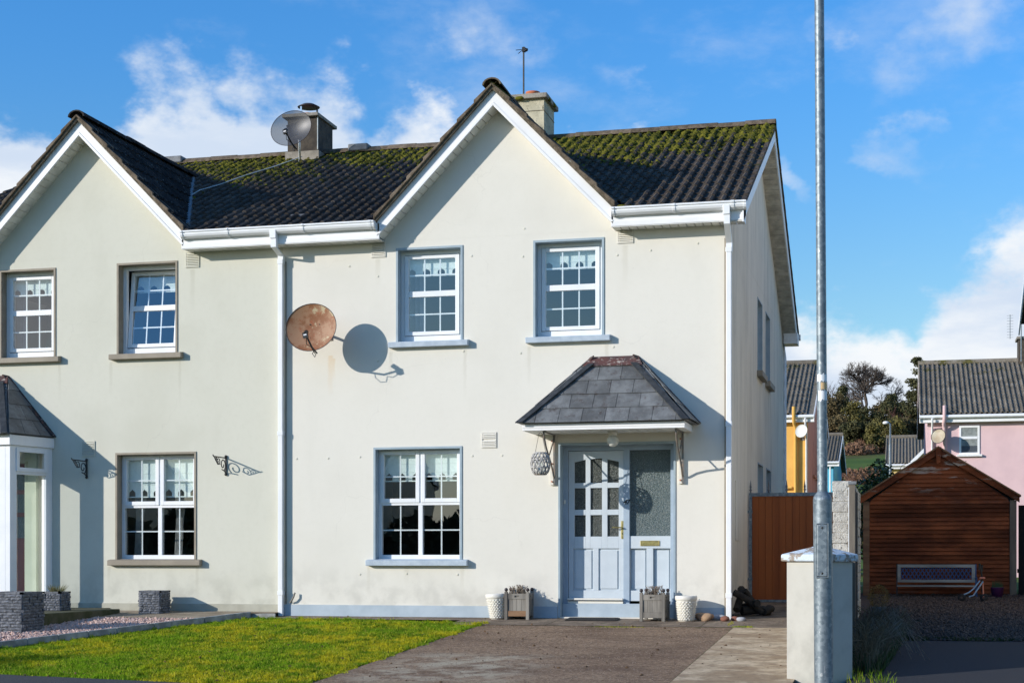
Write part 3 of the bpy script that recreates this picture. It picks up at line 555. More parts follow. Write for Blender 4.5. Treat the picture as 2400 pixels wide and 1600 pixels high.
def ridge_tiles(parent, a, b, n, r=.11, mat='verge'):
    a, b = Vector(a), Vector(b); d = (b-a); L = d.length/n; d.normalize(); side = d.cross(Vector((0, 0, 1))).normalized()
    prof = [(r*1.15*math.cos(t), r*.85*math.sin(t)) for t in [math.pi*k/8 for k in range(9)]]
    m = MB(); vs = []
    for s_ in (0, 1):
        for k, (px, pz) in enumerate(prof):
            q = side*px*(1.0 if s_ == 0 else .93)+d*(L*1.04)*s_+Vector((0, 0, pz)); vs.append(q)
    for s_ in (0, 1):
        for k, (px, pz) in enumerate(prof): vs.append(side*px*.82+d*(L*1.04)*s_+Vector((0, 0, pz*.8)))
    fs = [(k, k+1, 9+k+1, 9+k) for k in range(8)]+[(18+k, k, k+1, 18+k+1)[::-1] for k in range(8)]+[(9+k, 9+k+1, 27+k+1, 27+k)[::-1] for k in range(8)]
    m.add(vs, fs); me = m.mesh('ridge_tile'); me.materials.append(MT[mat])
    for i in range(n):
        o = bpy.data.objects.new('ridge_tile', me); place(o, parent); o.location = a+d*L*i+Vector((0, 0, random.uniform(-.008, .008)))

def opening_wall(x0, x1, z0, z1, holes, axis='x', y=0., th=.28, reveal=True):
    """wall with rectangular holes; axis x: in plane y; axis y: in plane x=y (facing +x)"""
    xs = sorted({x0, x1, *[h[0] for h in holes], *[h[1] for h in holes]}); zs = sorted({z0, z1, *[h[2] for h in holes], *[h[3] for h in holes]})
    mb = MB()
    def P(a, d, z): return (a, y+d, z) if axis == 'x' else (y-d, a, z)
    for i in range(len(xs)-1):
        for j in range(len(zs)-1):
            cx, cz = (xs[i]+xs[i+1])/2, (zs[j]+zs[j+1])/2
            if any(h[0] < cx < h[1] and h[2] < cz < h[3] for h in holes): continue
            for d, fl in ((0, False), (th, True)):
                q = [P(xs[i], d, zs[j]), P(xs[i+1], d, zs[j]), P(xs[i+1], d, zs[j+1]), P(xs[i], d, zs[j+1])]
                mb.add(q, [(0, 1, 2, 3) if not fl else (3, 2, 1, 0)])
    for h in holes:
        a, b, c, d = h
        for (p, q) in (((a, c), (b, c)), ((b, c), (b, d)), ((b, d), (a, d)), ((a, d), (a, c))):
            mb.add([P(p[0], 0, p[1]), P(q[0], 0, q[1]), P(q[0], th, q[1]), P(p[0], th, p[1])], [(0, 1, 2, 3)])
    return mb

def frame_rect(mb, x0, x1, z0, z1, y0, y1, w, wb=None, wt=None, wr=None):
    wb = w if wb is None else wb; wt = w if wt is None else wt; wr = w if wr is None else wr
    mb.box(x0, x0+w, y0, y1, z0, z1); mb.box(x1-wr, x1, y0, y1, z0, z1); mb.box(x0+w, x1-wr, y0, y1, z0, z0+wb); mb.box(x0+w, x1-wr, y0, y1, z1-wt, z1); return mb
def ogee_blind(x0, x1, z0, z1, yb, n, holeh=.09, foot=.03):
    """blind sheet with n ogee-arched cut-outs above its bottom hem"""
    mb = MB(); cw = (x1-x0)/n; hz0 = z0+foot; hw = .25*cw; hw = min(hw, .05)
    prof = [(1, 0), (1, .45), (.92, .60), (.55, .74), (.22, .85), (.0, 1.0)]
    for i in range(n):
        a = x0+i*cw; b = a+cw; c = (a+b)/2
        mb.add([(a, yb, z0), (b, yb, z0), (b, yb, hz0), (a, yb, hz0)], [(0, 1, 2, 3)])
        top = hz0+holeh; mb.add([(a, yb, top), (b, yb, top), (b, yb, z1), (a, yb, z1)], [(0, 1, 2, 3)])
        for k in range(len(prof)-1):
            w0, h0 = prof[k]; w1, h1 = prof[k+1]; u0, u1 = hz0+h0*holeh, hz0+h1*holeh
            mb.add([(a, yb, u0), (c-w0*hw, yb, u0), (c-w1*hw, yb, u1), (a, yb, u1)], [(0, 1, 2, 3)])
            mb.add([(c+w0*hw, yb, u0), (b, yb, u0), (b, yb, u1), (c+w1*hw, yb, u1)], [(0, 1, 2, 3)])
    for k in range(3):
        zz = z0+(z1-z0)*(.3+.27*k); mb.box(x0, x1, yb-.006, yb-.001, zz, zz+.006)
    return mb
def surround(mb, x0, x1, z0, z1, dep=.17, rim=.022, proud=.012):
    # painted reveal with a slim raised rim; open at the bottom (sill)
    mb.box(x0-rim, x0+.006, -proud, dep, z0, z1+rim); mb.box(x1-.006, x1+rim, -proud, dep, z0, z1+rim); mb.box(x0+.006, x1-.006, -proud, dep, z1-.006, z1+rim); return mb
def sill(x0, x1, z, h=.085, out=.085, dep=.17):
    return MB().prism([(x0-.11, -out, z-h), (x0-.11, -out, z-.012), (x0-.11, 0.0, z+.0), (x0-.11, .02, z+.0), (x0-.11, .02, z-h)], (x1-x0+.22, 0, 0)).box(x0, x1, .02, dep, z-.06, z+.004)
def upper_window(P, x0, x1, z0, z1, rev, sillm, tilt=0, curtain=None, hints=True):
    Y0 = .13; fr = frame_rect(MB(), x0, x1, z0, z1, Y0, Y0+.07, .055, .085, .055)
    w = obj('window', fr, 'pvc', P, bevel=.004)
    obj('surround', surround(MB(), x0, x1, z0, z1), rev, w); obj('sill', sill(x0, x1, z0), sillm, w, bevel=.008)
    sx0, sx1, sz0, sz1 = x0+.06, x1-.06, z0+.092, z1-.06; ys = Y0-.012; zm = (sz0+sz1)/2+.015
    sa = frame_rect(MB(), sx0, sx1, sz0, sz1, ys, ys+.06, .055, .05, .05); sa.box(sx0+.055, sx1-.055, ys, ys+.06, zm-.038, zm+.038)
    def tf(v):
        if not tilt: return v
        a = R(tilt); dy, dz = v.y-ys, v.z-sz0
        return Vector((v.x, ys+.03+dy*math.cos(a)+dz*math.sin(a), sz0+.01-dy*math.sin(a)+dz*math.cos(a)))
    sa.xf(tf); obj('sash', sa, 'pvc', w, bevel=.004)
    gx0, gx1 = sx0+.055, sx1-.055; cw = (gx1-gx0)/3
    for (a, b) in ((sz0+.05, zm-.038), (zm+.038, sz1-.05)):
        h = (a+b)/2
        obj('glazing_bar', MB().box(gx0, gx1, ys+.022, ys+.034, h-.009, h+.009).xf(tf), 'pvc', w)
        for k in (1, 2): obj('glazing_bar', MB().box(gx0+cw*k-.009, gx0+cw*k+.009, ys+.0225, ys+.0335, a, b).xf(tf), 'pvc', w)
        for k in range(3):
            for (c, d) in ((a, h), (h, b)): obj('pane', MB().add([(gx0+cw*k, ys+.019, c), (gx0+cw*(k+1), ys+.019, c), (gx0+cw*(k+1), ys+.019, d), (gx0+cw*k, ys+.019, d)], [(0, 1, 2, 3)]).xf(tf), 'glass', w)
    bm_ = (zm+.038+sz1-.05)/2; obj('blind', ogee_blind(x0+.032, x1-.032, bm_-.004, z1-.02, .212 if not tilt else .40, 4, .095, .014), 'blind', w)
    if curtain:
        mb = MB(); n = 16; vs = []
        for k in range(n+1):
            xx = x0-.05+curtain*k/n; yy = .36+.03*math.sin(k*1.9); vs += [(xx, yy, z0-.1), (xx, yy, z1+.05)]
        mb.add(vs, [(2*k, 2*k+2, 2*k+3, 2*k+1) for k in range(n)], True); obj('curtain', mb, 'curtain', w)
    return w
def ground_window(P, x0, x1, z0, z1, rev, sillm, blindz, net=False):
    Y0 = .13; xm = (x0+x1)/2; zt = z0+(z1-z0)*.505
    fr = frame_rect(MB(), x0, x1, z0, z1, Y0, Y0+.07, .05, .06, .035); fr.box(xm-.03, xm+.03, Y0, Y0+.069, z0+.06, zt-.02); fr.box(x0+.05, x1-.05, Y0, Y0+.069, zt-.02, zt+.03); fr.box(xm-.02, xm+.02, Y0, Y0+.0685, zt+.03, z1-.035)
    w = obj('window', fr, 'pvc', P, bevel=.004)
    obj('surround', surround(MB(), x0, x1, z0, z1), rev, w); obj('sill', sill(x0, x1, z0), sillm, w, bevel=.008)
    for (a, b) in ((x0+.03, xm-.012), (xm+.012, x1-.03)):
        c, d = zt+.015, z1-.02
        obj('casement', frame_rect(MB(), a, b, c, d, Y0-.014, Y0+.05, .052, .055, .05), 'pvc', w, bevel=.004)
        panes = [(a+.052, b-.052, c+.055, d-.05, Y0+.01)]; lo = (x0+.05, xm-.03) if a < xm-.1 else (xm+.03, x1-.05)
        panes.append((lo[0], lo[1], z0+.06, zt-.02, Y0+.02))
        for (p, q, r, s, yy) in panes:
            mx_, mz_ = (p+q)/2, (r+s)/2
            obj('glazing_bar', MB().box(p, q, yy+.004, yy+.016, mz_-.009, mz_+.009), 'pvc', w); obj('glazing_bar', MB().box(mx_-.009, mx_+.009, yy+.0045, yy+.0155, r, s), 'pvc', w)
            for (p1, q1) in ((p, mx_), (mx_, q)):
                for (r1, s1) in ((r, mz_), (mz_, s)): obj('pane', MB().add([(p1, yy, r1), (q1, yy, r1), (q1, yy, s1), (p1, yy, s1)], [(0, 1, 2, 3)]), 'glass', w)
    obj('blind', ogee_blind(x0+.03, x1-.03, blindz, z1-.01, .212, 6, .10, .016), 'blind', w)
    if net:
        for a in (x0+.02, xm+.05):
            mb = MB(); vs = []
            for k in range(25):
                t_ = k/24; xx = a+.30*t_; vs += [(xx, .40+.02*math.sin(k*1.7), z1-.05), (a+.06+.12*t_, .40+.02*math.sin(k*1.7), blindz-.28), (a+.02+.12*t_, .42, z0)]
            mb.add(vs, [q for k in range(24) for q in ((3*k, 3*k+3, 3*k+4, 3*k+1), (3*k+1, 3*k+4, 3*k+5, 3*k+2))], True); obj('curtain', mb, 'net', w)
    return w
def vent(P, x, z, w=.20, h=.215, mat='fascia', gap=None, y=-.0):
    mb = frame_rect(MB(), x, x+w, z, z+h, y-.012, y+.0, .014); mb.box(x, x+w, y-.002, y+.001, z, z+h)
    v = obj('wall_vent', mb, mat, P); n = 8
    for k in range(n):
        if k == gap: continue
        zz = z+.014+(h-.028)*k/n
        obj('louvre', MB().add([(x+.014, y-.018, zz), (x+w-.014, y-.018, zz), (x+w-.014, y-.003, zz+.02), (x+.014, y-.003, zz+.02), (x+.014, y-.018, zz+.004), (x+w-.014, y-.018, zz+.004)], [(0, 1, 5, 4), (4, 5, 2, 3)]), mat, v)
def gutter(P, x0, x1, y=-.25, z=5.02, joints=(), ends=(True, True), mat='pvc'):
    # ogee-like box gutter, open on top
    pr = [(0, 0), (-.055, -.0), (-.085, .022), (-.098, .05), (-.095, .072), (-.112, .078), (-.112, .098), (-.104, .098), (-.104, .084), (-.088, .080), (-.09, .055), (-.078, .03), (-.05, .01), (-.006, .01), (-.006, .098), (0, .098)]
    g = obj('gutter', MB().prism([(x0, y+a, z+b) for a, b in pr], (x1-x0, 0, 0)), mat, P)
    for j, w in joints:
        obj('gutter_joint', MB().prism([(j, y+a*1.07, z+b*1.04-.006) for a, b in pr[:8]]+[(j, y-.10, z+.104), (j, y, z+.104)], (w, 0, 0)), mat, g)
    for i, e in enumerate(ends):
        if e: xx = x0-.004 if i == 0 else x1-.012; obj('gutter_end', MB().prism([(xx, y+a*1.09, z+b*1.04-.007) for a, b in pr[:8]]+[(xx, y, z+.10)], (.03, 0, 0)), mat, g)
    return g
def eaves(P, x0, x1, vents=True):
    # fascia with a moulded lower step, soffit boards beneath
    f = obj('fascia', MB().box(x0, x1, -.25, -.232, 4.885, 5.10).box(x0, x1, -.258, -.2505, 4.895, 4.96), 'fascia', P, bevel=.003)
    n = int((x1-x0)/.10); w = (x1-x0)/n
    for k in range(n): obj('soffit_board', MB().box(x0+k*w+.006, x0+(k+1)*w-.006, -.231, .0, 4.893, 4.905), 'soffit', f)
    return f
def gable(P, xc, mat, rimL=True):
    hw = 1.585; zb = GA-GS*hw
    # two barge boards meeting at the apex; fascia face + step moulding
    for s_ in (-1, 1):
        a = 1/math.hypot(1, GS); tx, tz = s_*a, -GS*a      # down-slope
        L = (hw-.02)/a
        def q(t_, off, yy): return (xc+tx*t_*1.0+0, yy, GA-.065+tz*t_-off)
        def board(o0, o1, y0, y1, Lx=L):
            v = [(xc, y0, GA-o0), (xc+tx*Lx, y0, GA-o0+tz*Lx), (xc+tx*Lx, y0, GA-o1+tz*Lx), (xc, y0, GA-o1)]
            m = MB().prism(v, (0, y1-y0, 0)); return m
        f = obj('barge_board', board(-.01, .192, -.25, -.232), 'fascia', P)
        obj('barge_moulding', board(.145, .186, -.258, -.2503), 'fascia', f)
        n = 20; st = L/n
        for k in range(n):
            t0, t1 = k*st+.006, (k+1)*st-.006
            v = [(xc+tx*t0, -.2315, GA-.180+tz*t0), (xc+tx*t1, -.2315, GA-.180+tz*t1), (xc+tx*t1, -.2315, GA-.192+tz*t1), (xc+tx*t0, -.2315, GA-.192+tz*t0)]
            obj('soffit_board', MB().prism(v, (0, .2315, 0)), 'soffit', f)
        # bedded verge: mortar band then stepped tile ends
        obj('verge_mortar', board(-.065, -.0105, -.30, -.16, L+.02), 'mortar', P)
        n = 7; st = (L+.03)/n
        for k in range(n):
            t0, t1 = k*st, (k+1)*st+.02
            up0, up1 = .085, .125
            v = [(xc+tx*t0, -.325, GA+up0+tz*t0), (xc+tx*t1, -.325, GA+up1+tz*t1), (xc+tx*t1, -.325, GA+.052+tz*t1), (xc+tx*t0, -.325, GA+.052+tz*t0)]
            obj('verge_tile', MB().prism(v, (0, .30, 0)), 'verge', P, bevel=.008)
    return
def main_roof(P, x0, x1, xc, verge=False):
    mb = MB(); y2 = 9.85; z2 = RZ-(y2-RY)*SL; e = .03
    yf = .1; mb.add([(x0, yf, rz(yf)-e), (x1, yf, rz(yf)-e), (x1, RY, RZ-e), (x0, RY, RZ-e), (x1, y2, z2-e), (x0, y2, z2-e)], [(0, 1, 2, 3), (3, 2, 4, 5)])
    for a_, b_ in ((x0, xc-1.58), (xc+1.58, x1)): mb.add([(a_, EY+.06, rz(EY+.06)-e), (b_, EY+.06, rz(EY+.06)-e), (b_, yf, rz(yf)-e), (a_, yf, rz(yf)-e)], [(0, 1, 2, 3)])
    n = 24; vs = []
    for s_ in (-1, 1):      # gable roof planes under the tiles
        k = len(mb.v)
        mb.add([(xc, -.28, GA+.03), (xc+s_*1.60, -.28, GA+.03-GS*1.60), (xc+s_*1.60, vy(1.60)+.15, GA+.03-GS*1.60), (xc, vy(0)+.15, GA+.03)], [(0, 1, 2, 3)])
    return obj('roof', mb, 'tile', P)

# --------------------------------------------------------- RIGHT HOUSE (number 47)
H1 = thing('semi_detached_house', 'cream rendered house with pale blue door, the right half of the pair', 'house', (-2.97, 4.7, -.05))
w1 = (-4.324, -3.452, 3.572, 4.785); w2 = (-2.460, -1.573, 3.572, 4.795); g1 = (-4.638, -3.462, .70, 2.160); dr = (-2.131, -.651, -.04, 2.172)
wall = opening_wall(-5.95, 0, -.3, 4.95, [w1, w2, g1, dr]); xc = -2.955
wall.prism([(xc-1.5595, -.0012, 4.90), (xc+1.5595, -.0012, 4.90), (xc+1.5595, -.0012, 4.95), (xc, -.0012, 4.95+1.56*GS), (xc-1.5595, -.0012, 4.95)], (0, .28, 0))
obj('front_wall', wall, 'cream', H1)
side_holes = [(4.40, 5.19, 3.572, 4.69), (5.85, 6.62, 3.572, 4.69), (4.45, 5.30, .75, 2.172), (5.98, 6.82, .75, 2.172)]
sw = opening_wall(.0, 9.6, -.3, 4.95, side_holes, 'y', 0.0)
sw.prism([(.0012, 0, 4.90), (.0012, 9.6, 4.90), (.0012, 9.6, rz(0)-.1), (.0012, RY, RZ-.08), (.0012, 0.0, rz(0)-.06)], (-.28, 0, 0))
sw.xf(lambda v: Vector((v.x-.0015 if v.x > -.1 else v.x, max(v.y, .0015), v.z)))
obj('gable_wall', sw, 'side', H1)
obj('rear_wall', MB().box(-5.94, -.001, 9.45, 9.6, -.3, 5.0), 'side', H1)
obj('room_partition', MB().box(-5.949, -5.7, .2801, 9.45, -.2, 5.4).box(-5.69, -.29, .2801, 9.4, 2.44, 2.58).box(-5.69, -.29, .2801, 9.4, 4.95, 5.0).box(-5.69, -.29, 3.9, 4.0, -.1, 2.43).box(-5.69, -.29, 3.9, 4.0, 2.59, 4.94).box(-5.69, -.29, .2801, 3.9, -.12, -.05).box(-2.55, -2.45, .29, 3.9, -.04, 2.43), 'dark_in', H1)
# plinth band, stopped either side of the door
obj('plinth', MB().box(-5.948, dr[0]-.03, -.014, -.001, -.3, .092).box(dr[1]+.03, .0, -.014, -.001, -.3, .092), 'plinthblue', H1, bevel=.004)
obj('plinth_lip', MB().box(-5.948, dr[0]-.03, -.008, -.0005, .0925, .104).box(dr[1]+.03, .0, -.008, -.0005, .0925, .104), 'cream', H1)
upper_window(H1, *w1, 'blue', 'sillblue', curtain=.33); upper_window(H1, *w2, 'blue', 'sillblue'); ground_window(H1, *g1, 'blue', 'sillblue', 1.735)
for (a, b, c, d) in side_holes:
    fr = MB(); fr.box(-.16, -.10, a, a+.06, c, d).box(-.16, -.10, b-.06, b, c, d).box(-.16, -.10, a+.06, b-.06, c, c+.06).box(-.16, -.10, a+.06, b-.06, d-.06, d)
    w = obj('window', fr, 'pvcw', H1)
    obj('pane', MB().add([(-.13, a+.06, c+.06), (-.13, b-.06, c+.06), (-.13, b-.06, d-.06), (-.13, a+.06, d-.06)], [(0, 1, 2, 3)]), 'glass', w)
    obj('surround', MB().box(-.16, .006, a-.015, a+.006, c, d+.015).box(-.16, .006, b-.006, b+.015, c, d+.015).box(-.16, .006, a+.006, b-.006, d-.006, d+.015), 'blue', w)
    if c > 3: obj('sill', MB().box(-.10, .085, a-.09, b+.09, c-.085, c+.004), 'taupe', w, bevel=.006)
obj('service_cover', MB().box(-.001, .012, 1.15, 1.65, .95, 1.75), 'side', H1, bevel=.004)
roof1 = main_roof(H1, -5.95, .25, xc)
def inside_gable(c, xc_): return (abs(c.x-xc_)-.15 < 1.52 and c.y < .0) or abs(c.x-xc_) < 1.66 and c.y < vy(abs(c.x-xc_))-.12
cs = math.hypot(1, SL); up = (0, 1/cs, SL/cs)
nrow = int(math.hypot(RY-EY, RZ-EZ)/.33)
tile_field(roof1, (.25-21*.30, EY, EZ), (1, 0, 0), up, 21, nrow, 'tile', lambda c: not inside_gable(c, xc) and c.x > -5.98, score=lambda p: p.y*.3 if abs(p.x-xc) > 1 else 9+p.y)
for s_ in (-1, 1):
    a = 1/math.hypot(1, GS)
    tile_field(roof1, (xc+s_*1.57, -.285, GA+.045-GS*1.57), (0, 1, 0), (-s_*a, 0, GS*a), 14, 7, 'tile', lambda c: c.y < vy(abs(c.x-xc))+.25, limit=0)
ridge_tiles(roof1, (-5.95, RY, RZ+.01), (.25, RY, RZ+.01), 14); ridge_tiles(roof1, (xc, -.33, GA+.05), (xc, vy(0)+.05, GA+.05), 8)
gable(H1, xc, 'cream')
gl = xc-1.56; gr = xc+1.56
eaves(H1, -5.95, gl+.02); eaves(H1, gr-.02, .25)
gutter(H1, gr+.01, .27, joints=((-.62, .03), (.10, .04)))
# box end and the barge boards of the big gable
obj('box_end', MB().box(.233, .25, -.231, .02, 4.885, 5.12), 'fascia', H1)
for s_ in (1, -1):
    y_a, y_b = (EY+.03, RY) if s_ == 1 else (RY, 9.85); z_a, z_b = (EZ-.02, RZ-.03) if s_ == 1 else (RZ-.03, RZ-(9.85-RY)*SL-.02)
    f = obj('barge_board', MB().prism([(.23, y_a, z_a), (.23, y_b, z_b), (.23, y_b, z_b-.20), (.23, y_a, z_a-.20)], (.02, 0, 0)), 'pvcw' if s_ == -1 else 'fascia', H1)
    n = 44; 
    for k in range(n):
        u0, u1 = k/n+.0012, (k+1)/n-.0012; ya, yb = y_a+(y_b-y_a)*u0, y_a+(y_b-y_a)*u1; za, zb = z_a+(z_b-z_a)*u0-.185, z_a+(z_b-z_a)*u1-.185
        obj('soffit_board', MB().prism([(.001, ya, za), (.001, yb, zb), (.001, yb, zb-.012), (.001, ya, za-.012)], (.228, 0, 0)), 'soffitd', f)
    n = 16
    for k in range(n):
        u0, u1 = k/n, (k+1)/n+.004; ya, yb = y_a+(y_b-y_a)*u0, y_a+(y_b-y_a)*u1; za, zb = z_a+(z_b-z_a)*u0, z_a+(z_b-z_a)*u1; q0, q1 = (.075, .045) if s_ == 1 else (.045, .075)
        obj('verge_tile', MB().prism([(.22, ya, za+q0), (.22, yb, zb+q1), (.22, yb, zb+.005), (.22, ya, za+.005)], (.055, 0, 0)), 'tile', H1, bevel=.006)
obj('box_end', MB().box(.02, .27, 9.45, 9.88, 4.66, 4.86), 'pvcw', H1)
gutter(H1, -1, .28, 9.97, 4.78)
# roof valley flashing
for s_ in (-1, 1):
    pts = [(xc+s_*dx, vy(dx), rz(vy(dx))+.035) for dx in (1.5, 0.02)]
    obj('valley_flashing', MB().tube(pts, .05, 5), 'lead', H1)
# downpipe at the corner, offset bend below the gutter
def downpipe(P, x, top, bottom, w=.066, yw=-.02, swan=None, mat='pvc', xo=0):
    mb = MB(); y0 = yw-w
    mb.box(x, x+w, y0, yw, bottom, top); d = obj('downpipe', mb, mat, P, bevel=.006)
    for zz in (top-.0, 2.42, .28): obj('pipe_collar', MB().box(x-.006, x+w+.006, y0-.006, yw+.01, zz-.06, zz+.0), mat, d, bevel=.004)
    # offset: from gutter outlet down and back to the wall
    p0 = Vector((x+xo, -.345, 5.03)); h = w/2
    def sec(cx, cy, z, w=.074): return [(cx, cy, z), (cx+w, cy, z), (cx+w, cy+w, z), (cx, cy+w, z)]
    m2 = MB(); rings = [sec(x+xo, -.335, 5.045), sec(x+xo, -.335, 4.84), sec(x, y0, top+.05), sec(x, y0, top-.05)]
    vs = [q for r_ in rings for q in r_]; m2.add(vs, [(4*i+k, 4*i+(k+1) % 4, 4*i+4+(k+1) % 4, 4*i+4+k) for i in range(3) for k in range(4)]); obj('pipe_offset', m2, mat, d)
    obj('outlet', MB().box(x+xo-.01, x+xo+w+.01, -.35, -.26, 4.955, 5.07), mat, d, bevel=.004)
    return d
d1 = downpipe(H1, .012, 4.60, -.05, yw=-.02, xo=0)
obj('conduit', MB().box(-.012, .008, -.05, -.014, -.05, 4.72), 'taupe', H1)
obj('downpipe', MB().tube([(-.02, 9.93, 4.78), (-.02, 9.90, 4.62), (.02, 9.68, 4.42), (.02, 9.68, 0)], .036, 8), 'pvcw', H1)
vent(H1, -4.69, 4.70, .2, .215, 'cream'); vent(H1, -1.378, 4.725, .205, .22, 'cream'); vent(H1, -3.175, 2.15, .20, .205, 'cream', gap=4)
for (x, z) in ((-3.31, 4.66), (-2.62, 4.62), (-1.38, 4.58), (-.95, 4.62), (-.35, 4.68), (-5.0, 4.6), (-4.6, 4.45), (-2.65, 3.37), (-1.43, 3.41), (-3.42, 3.42), (-4.6, 3.33), (-2.6, 4.98), (-5.3, 2.05), (-5.75, 2.05), (-4.85, 2.06), (-4.85, .5), (-4.2, .51), (-3.5, .5), (-3.3, 2.05), (-2.9, 2.05)):
    obj('filler_patch', MB().lathe([(.0, -.004), (.012, -.004), (.016, -.0005)], (x, -.001, z), 8, 'y'), 'grey', H1)
obj('pipe_clip', MB().tube([(-5.83, -.03, .12), (-5.80, -.05, .15), (-5.77, -.06, .20), (-5.755, -.05, .255)], .012, 6), 'greywood', H1)

# chimney with flaunching cap, pot and bare aerial pole
ch = obj('chimney', MB().box(-4.05, -3.30, 4.2, 4.93, 6.9, 7.91), 'chimr', H1)
obj('chimney_cap', MB().box(-4.12, -3.24, 4.13, 5.0, 7.91, 7.985), 'concrete', ch, bevel=.01); obj('chimney_band', MB().box(-4.055, -3.295, 4.195, 4.935, 7.72, 7.73), 'mortar', ch)
obj('chimney_pot', MB().lathe([(.105, 0), (.105, .10), (.115, .11), (.115, .135), (.09, .14), (.085, .0)], (-3.56, 4.55, 7.985), 24), 'terracotta', ch)
for c_, r_, q_ in (((-3.85, 4.14, 7.93), .07, (1.6, .5, .5)), ((-3.68, 4.14, 7.925), .06, (1.4, .5, .5)), ((-3.25, 4.7, 7.94), .06, (.5, 2., .6)), ((-3.25, 4.35, 7.93), .05, (.5, 2., .6))): obj('moss_clump', MB().ball(c_, r_, 8, q_), 'moss', ch)
obj('chimney_flashing', MB().box(-4.09, -3.26, 4.16, 4.965, 6.95, 7.30), 'lead', ch)
pole = thing('aerial_pole', 'bare aerial pole with broken bracket on the cream chimney', 'aerial', (-3.70, 4.5, 7.98))
obj('pole', MB().tube([(-3.70, 4.5, 7.9), (-3.70, 4.5, 8.84)], .014, 8), 'black', pole)
obj('clamp', MB().box(-3.72, -3.67, 4.47, 4.53, 8.76, 8.83).tube([(-3.70, 4.5, 8.80), (-3.82, 4.47, 8.79)], .006, 5).tube([(-3.72, 4.5, 8.79), (-3.79, 4.5, 8.74)], .006, 5).ball((-3.655, 4.5, 8.79), .03, 8), 'black', pole)

# ------- front door set
DY = .20
df = obj('door_frame', frame_rect(MB(), -2.131, -.651, -.05, 2.172, .0, .02, .0001).box(-2.131, -2.06, DY-.03, DY+.06, .13, 2.172).box(-.722, -.651, DY-.03, DY+.06, .13, 2.172).box(-2.06, -.722, DY-.03, DY+.06, 2.105, 2.172).box(-1.332, -1.256, DY-.02, DY+.06, .13, 2.105), 'doorframe', H1, bevel=.004)
df.data.materials[0] = MT['doorframe']
obj('door_surround', MB().box(-2.15, -2.125, -.012, DY, -.05, 2.195).box(-.657, -.632, -.012, DY, -.05, 2.195).box(-2.125, -.657, -.012, DY, 2.166, 2.195), 'blue', df)
obj('threshold', MB().box(-2.125, -.657, DY-.075, DY+.06, -.06, .13), 'plinthblue', df, bevel=.006)
obj('weather_bar', MB().box(-2.06, -1.332, DY-.085, DY-.03, .175, .20).box(-2.06, -1.332, DY-.05, DY-.03, .13, .16), 'white', df, bevel=.004)
def panel_door(x0, x1, z0, z1, cols, rows, y, P, arch=None, mat='doorblue', gl='obscd'):
    """door leaf: cols=[(a,b)] glass columns, rows=[(c,d)] glass rows"""
    mb = MB(); th = .045
    xs = [x0]+[v for c in cols for v in c]+[x1]; zs = [rows[0][0]]+[v for r in rows for v in r][1:]
    for i in range(0, len(xs), 2): mb.box(xs[i], xs[i+1], y, y+th, rows[0][0], rows[-1][1]+.0)
    for (a, b) in cols:
        for j in range(len(rows)-1): mb.box(a, b, y, y+th, rows[j][1], rows[j+1][0])
    mb.box(x0, x1, y, y+th, rows[-1][1], z1); mb.box(x0, x1, y, y+th, z0, rows[0][0])
    return mb
cols = [(-1.98, -1.832), (-1.769, -1.617), (-1.546, -1.398)]; rows = [(.995, 1.272), (1.343, 1.622), (1.689, 2.003)]
dm = MB(); y, th = DY, .045
X0, X1, Z0, Z1 = -2.057, -1.334, .165, 2.10
for a, b in ((X0, -1.98), (-1.832, -1.769), (-1.617, -1.546), (-1.398, X1)): dm.box(a, b, y, y+th, .84, 2.003)
for a, b in cols:
    dm.box(a, b, y, y+th, 1.272, 1.343); dm.box(a, b, y, y+th, 1.622, 1.689); dm.box(a, b, y, y+th, .84, .995)
dm.box(X0, X1, y, y+th, 2.003, Z1)
for (a, b), l, r in ((cols[0], .04, .012), (cols[2], .012, .04)):       # arched heads
    hl, hr = (2.003-.045, 2.003-.012) if l == .04 else (2.003-.012, 2.003-.045)
    dm.prism([(a, y, 2.003), (b, y, 2.003), (b, y, hr), (a, y, hl)], (0, th, 0))
a, b = cols[1]; dm.prism([(a, y, 2.003), (a, y, 1.995), ((a+b)/2, y, 2.0028)], (0, th, 0))
for a, b in ((X0, -1.994), (-1.735, -1.662), (-1.394, X1)): dm.box(a, b, y, y+th, .30, .84)
dm.box(X0, X1, y, y+th, Z0, .30)
door = obj('front_door', dm, 'doorblue', H1, bevel=.003)
for a, b in ((-1.994, -1.735), (-1.662, -1.394)):
    obj('door_panel', MB().box(a, b, y+.022, y+.03, .30, .84).prism([(a+.022, y+.008, .322), (b-.022, y+.008, .322), (b-.022, y+.008, .818), (a+.022, y+.008, .818)], (0, .015, 0)), 'doorblue', door, bevel=.003)
for a, b in cols:
    for c, d in rows: obj('pane', MB().add([(a, y+.024, c), (b, y+.024, c), (b, y+.024, d), (a, y+.024, d)], [(0, 1, 2, 3)]), 'obscd', door)
obj('handle', MB().box(-1.366, -1.333, y-.012, y, .966, 1.195), 'brass', door, bevel=.003); obj('lever', MB().tube([(-1.35, y-.012, 1.108), (-1.35, y-.055, 1.108), (-1.474, y-.06, 1.112)], .009, 8), 'brass', door)
obj('keyhole', MB().lathe([(0, -.016), (.008, -.016), (.008, -.01)], (-1.349, y, 1.03), 8, 'y'), 'black', door)
obj('hanging_coat', MB().prism([(-2.03, .5, 1.1), (-1.86, .5, 1.1), (-1.83, .5, 1.5), (-1.90, .5, 1.66), (-1.98, .5, 1.64)], (0, .1, 0)), 'pinkcloth', H1, bevel=.02)
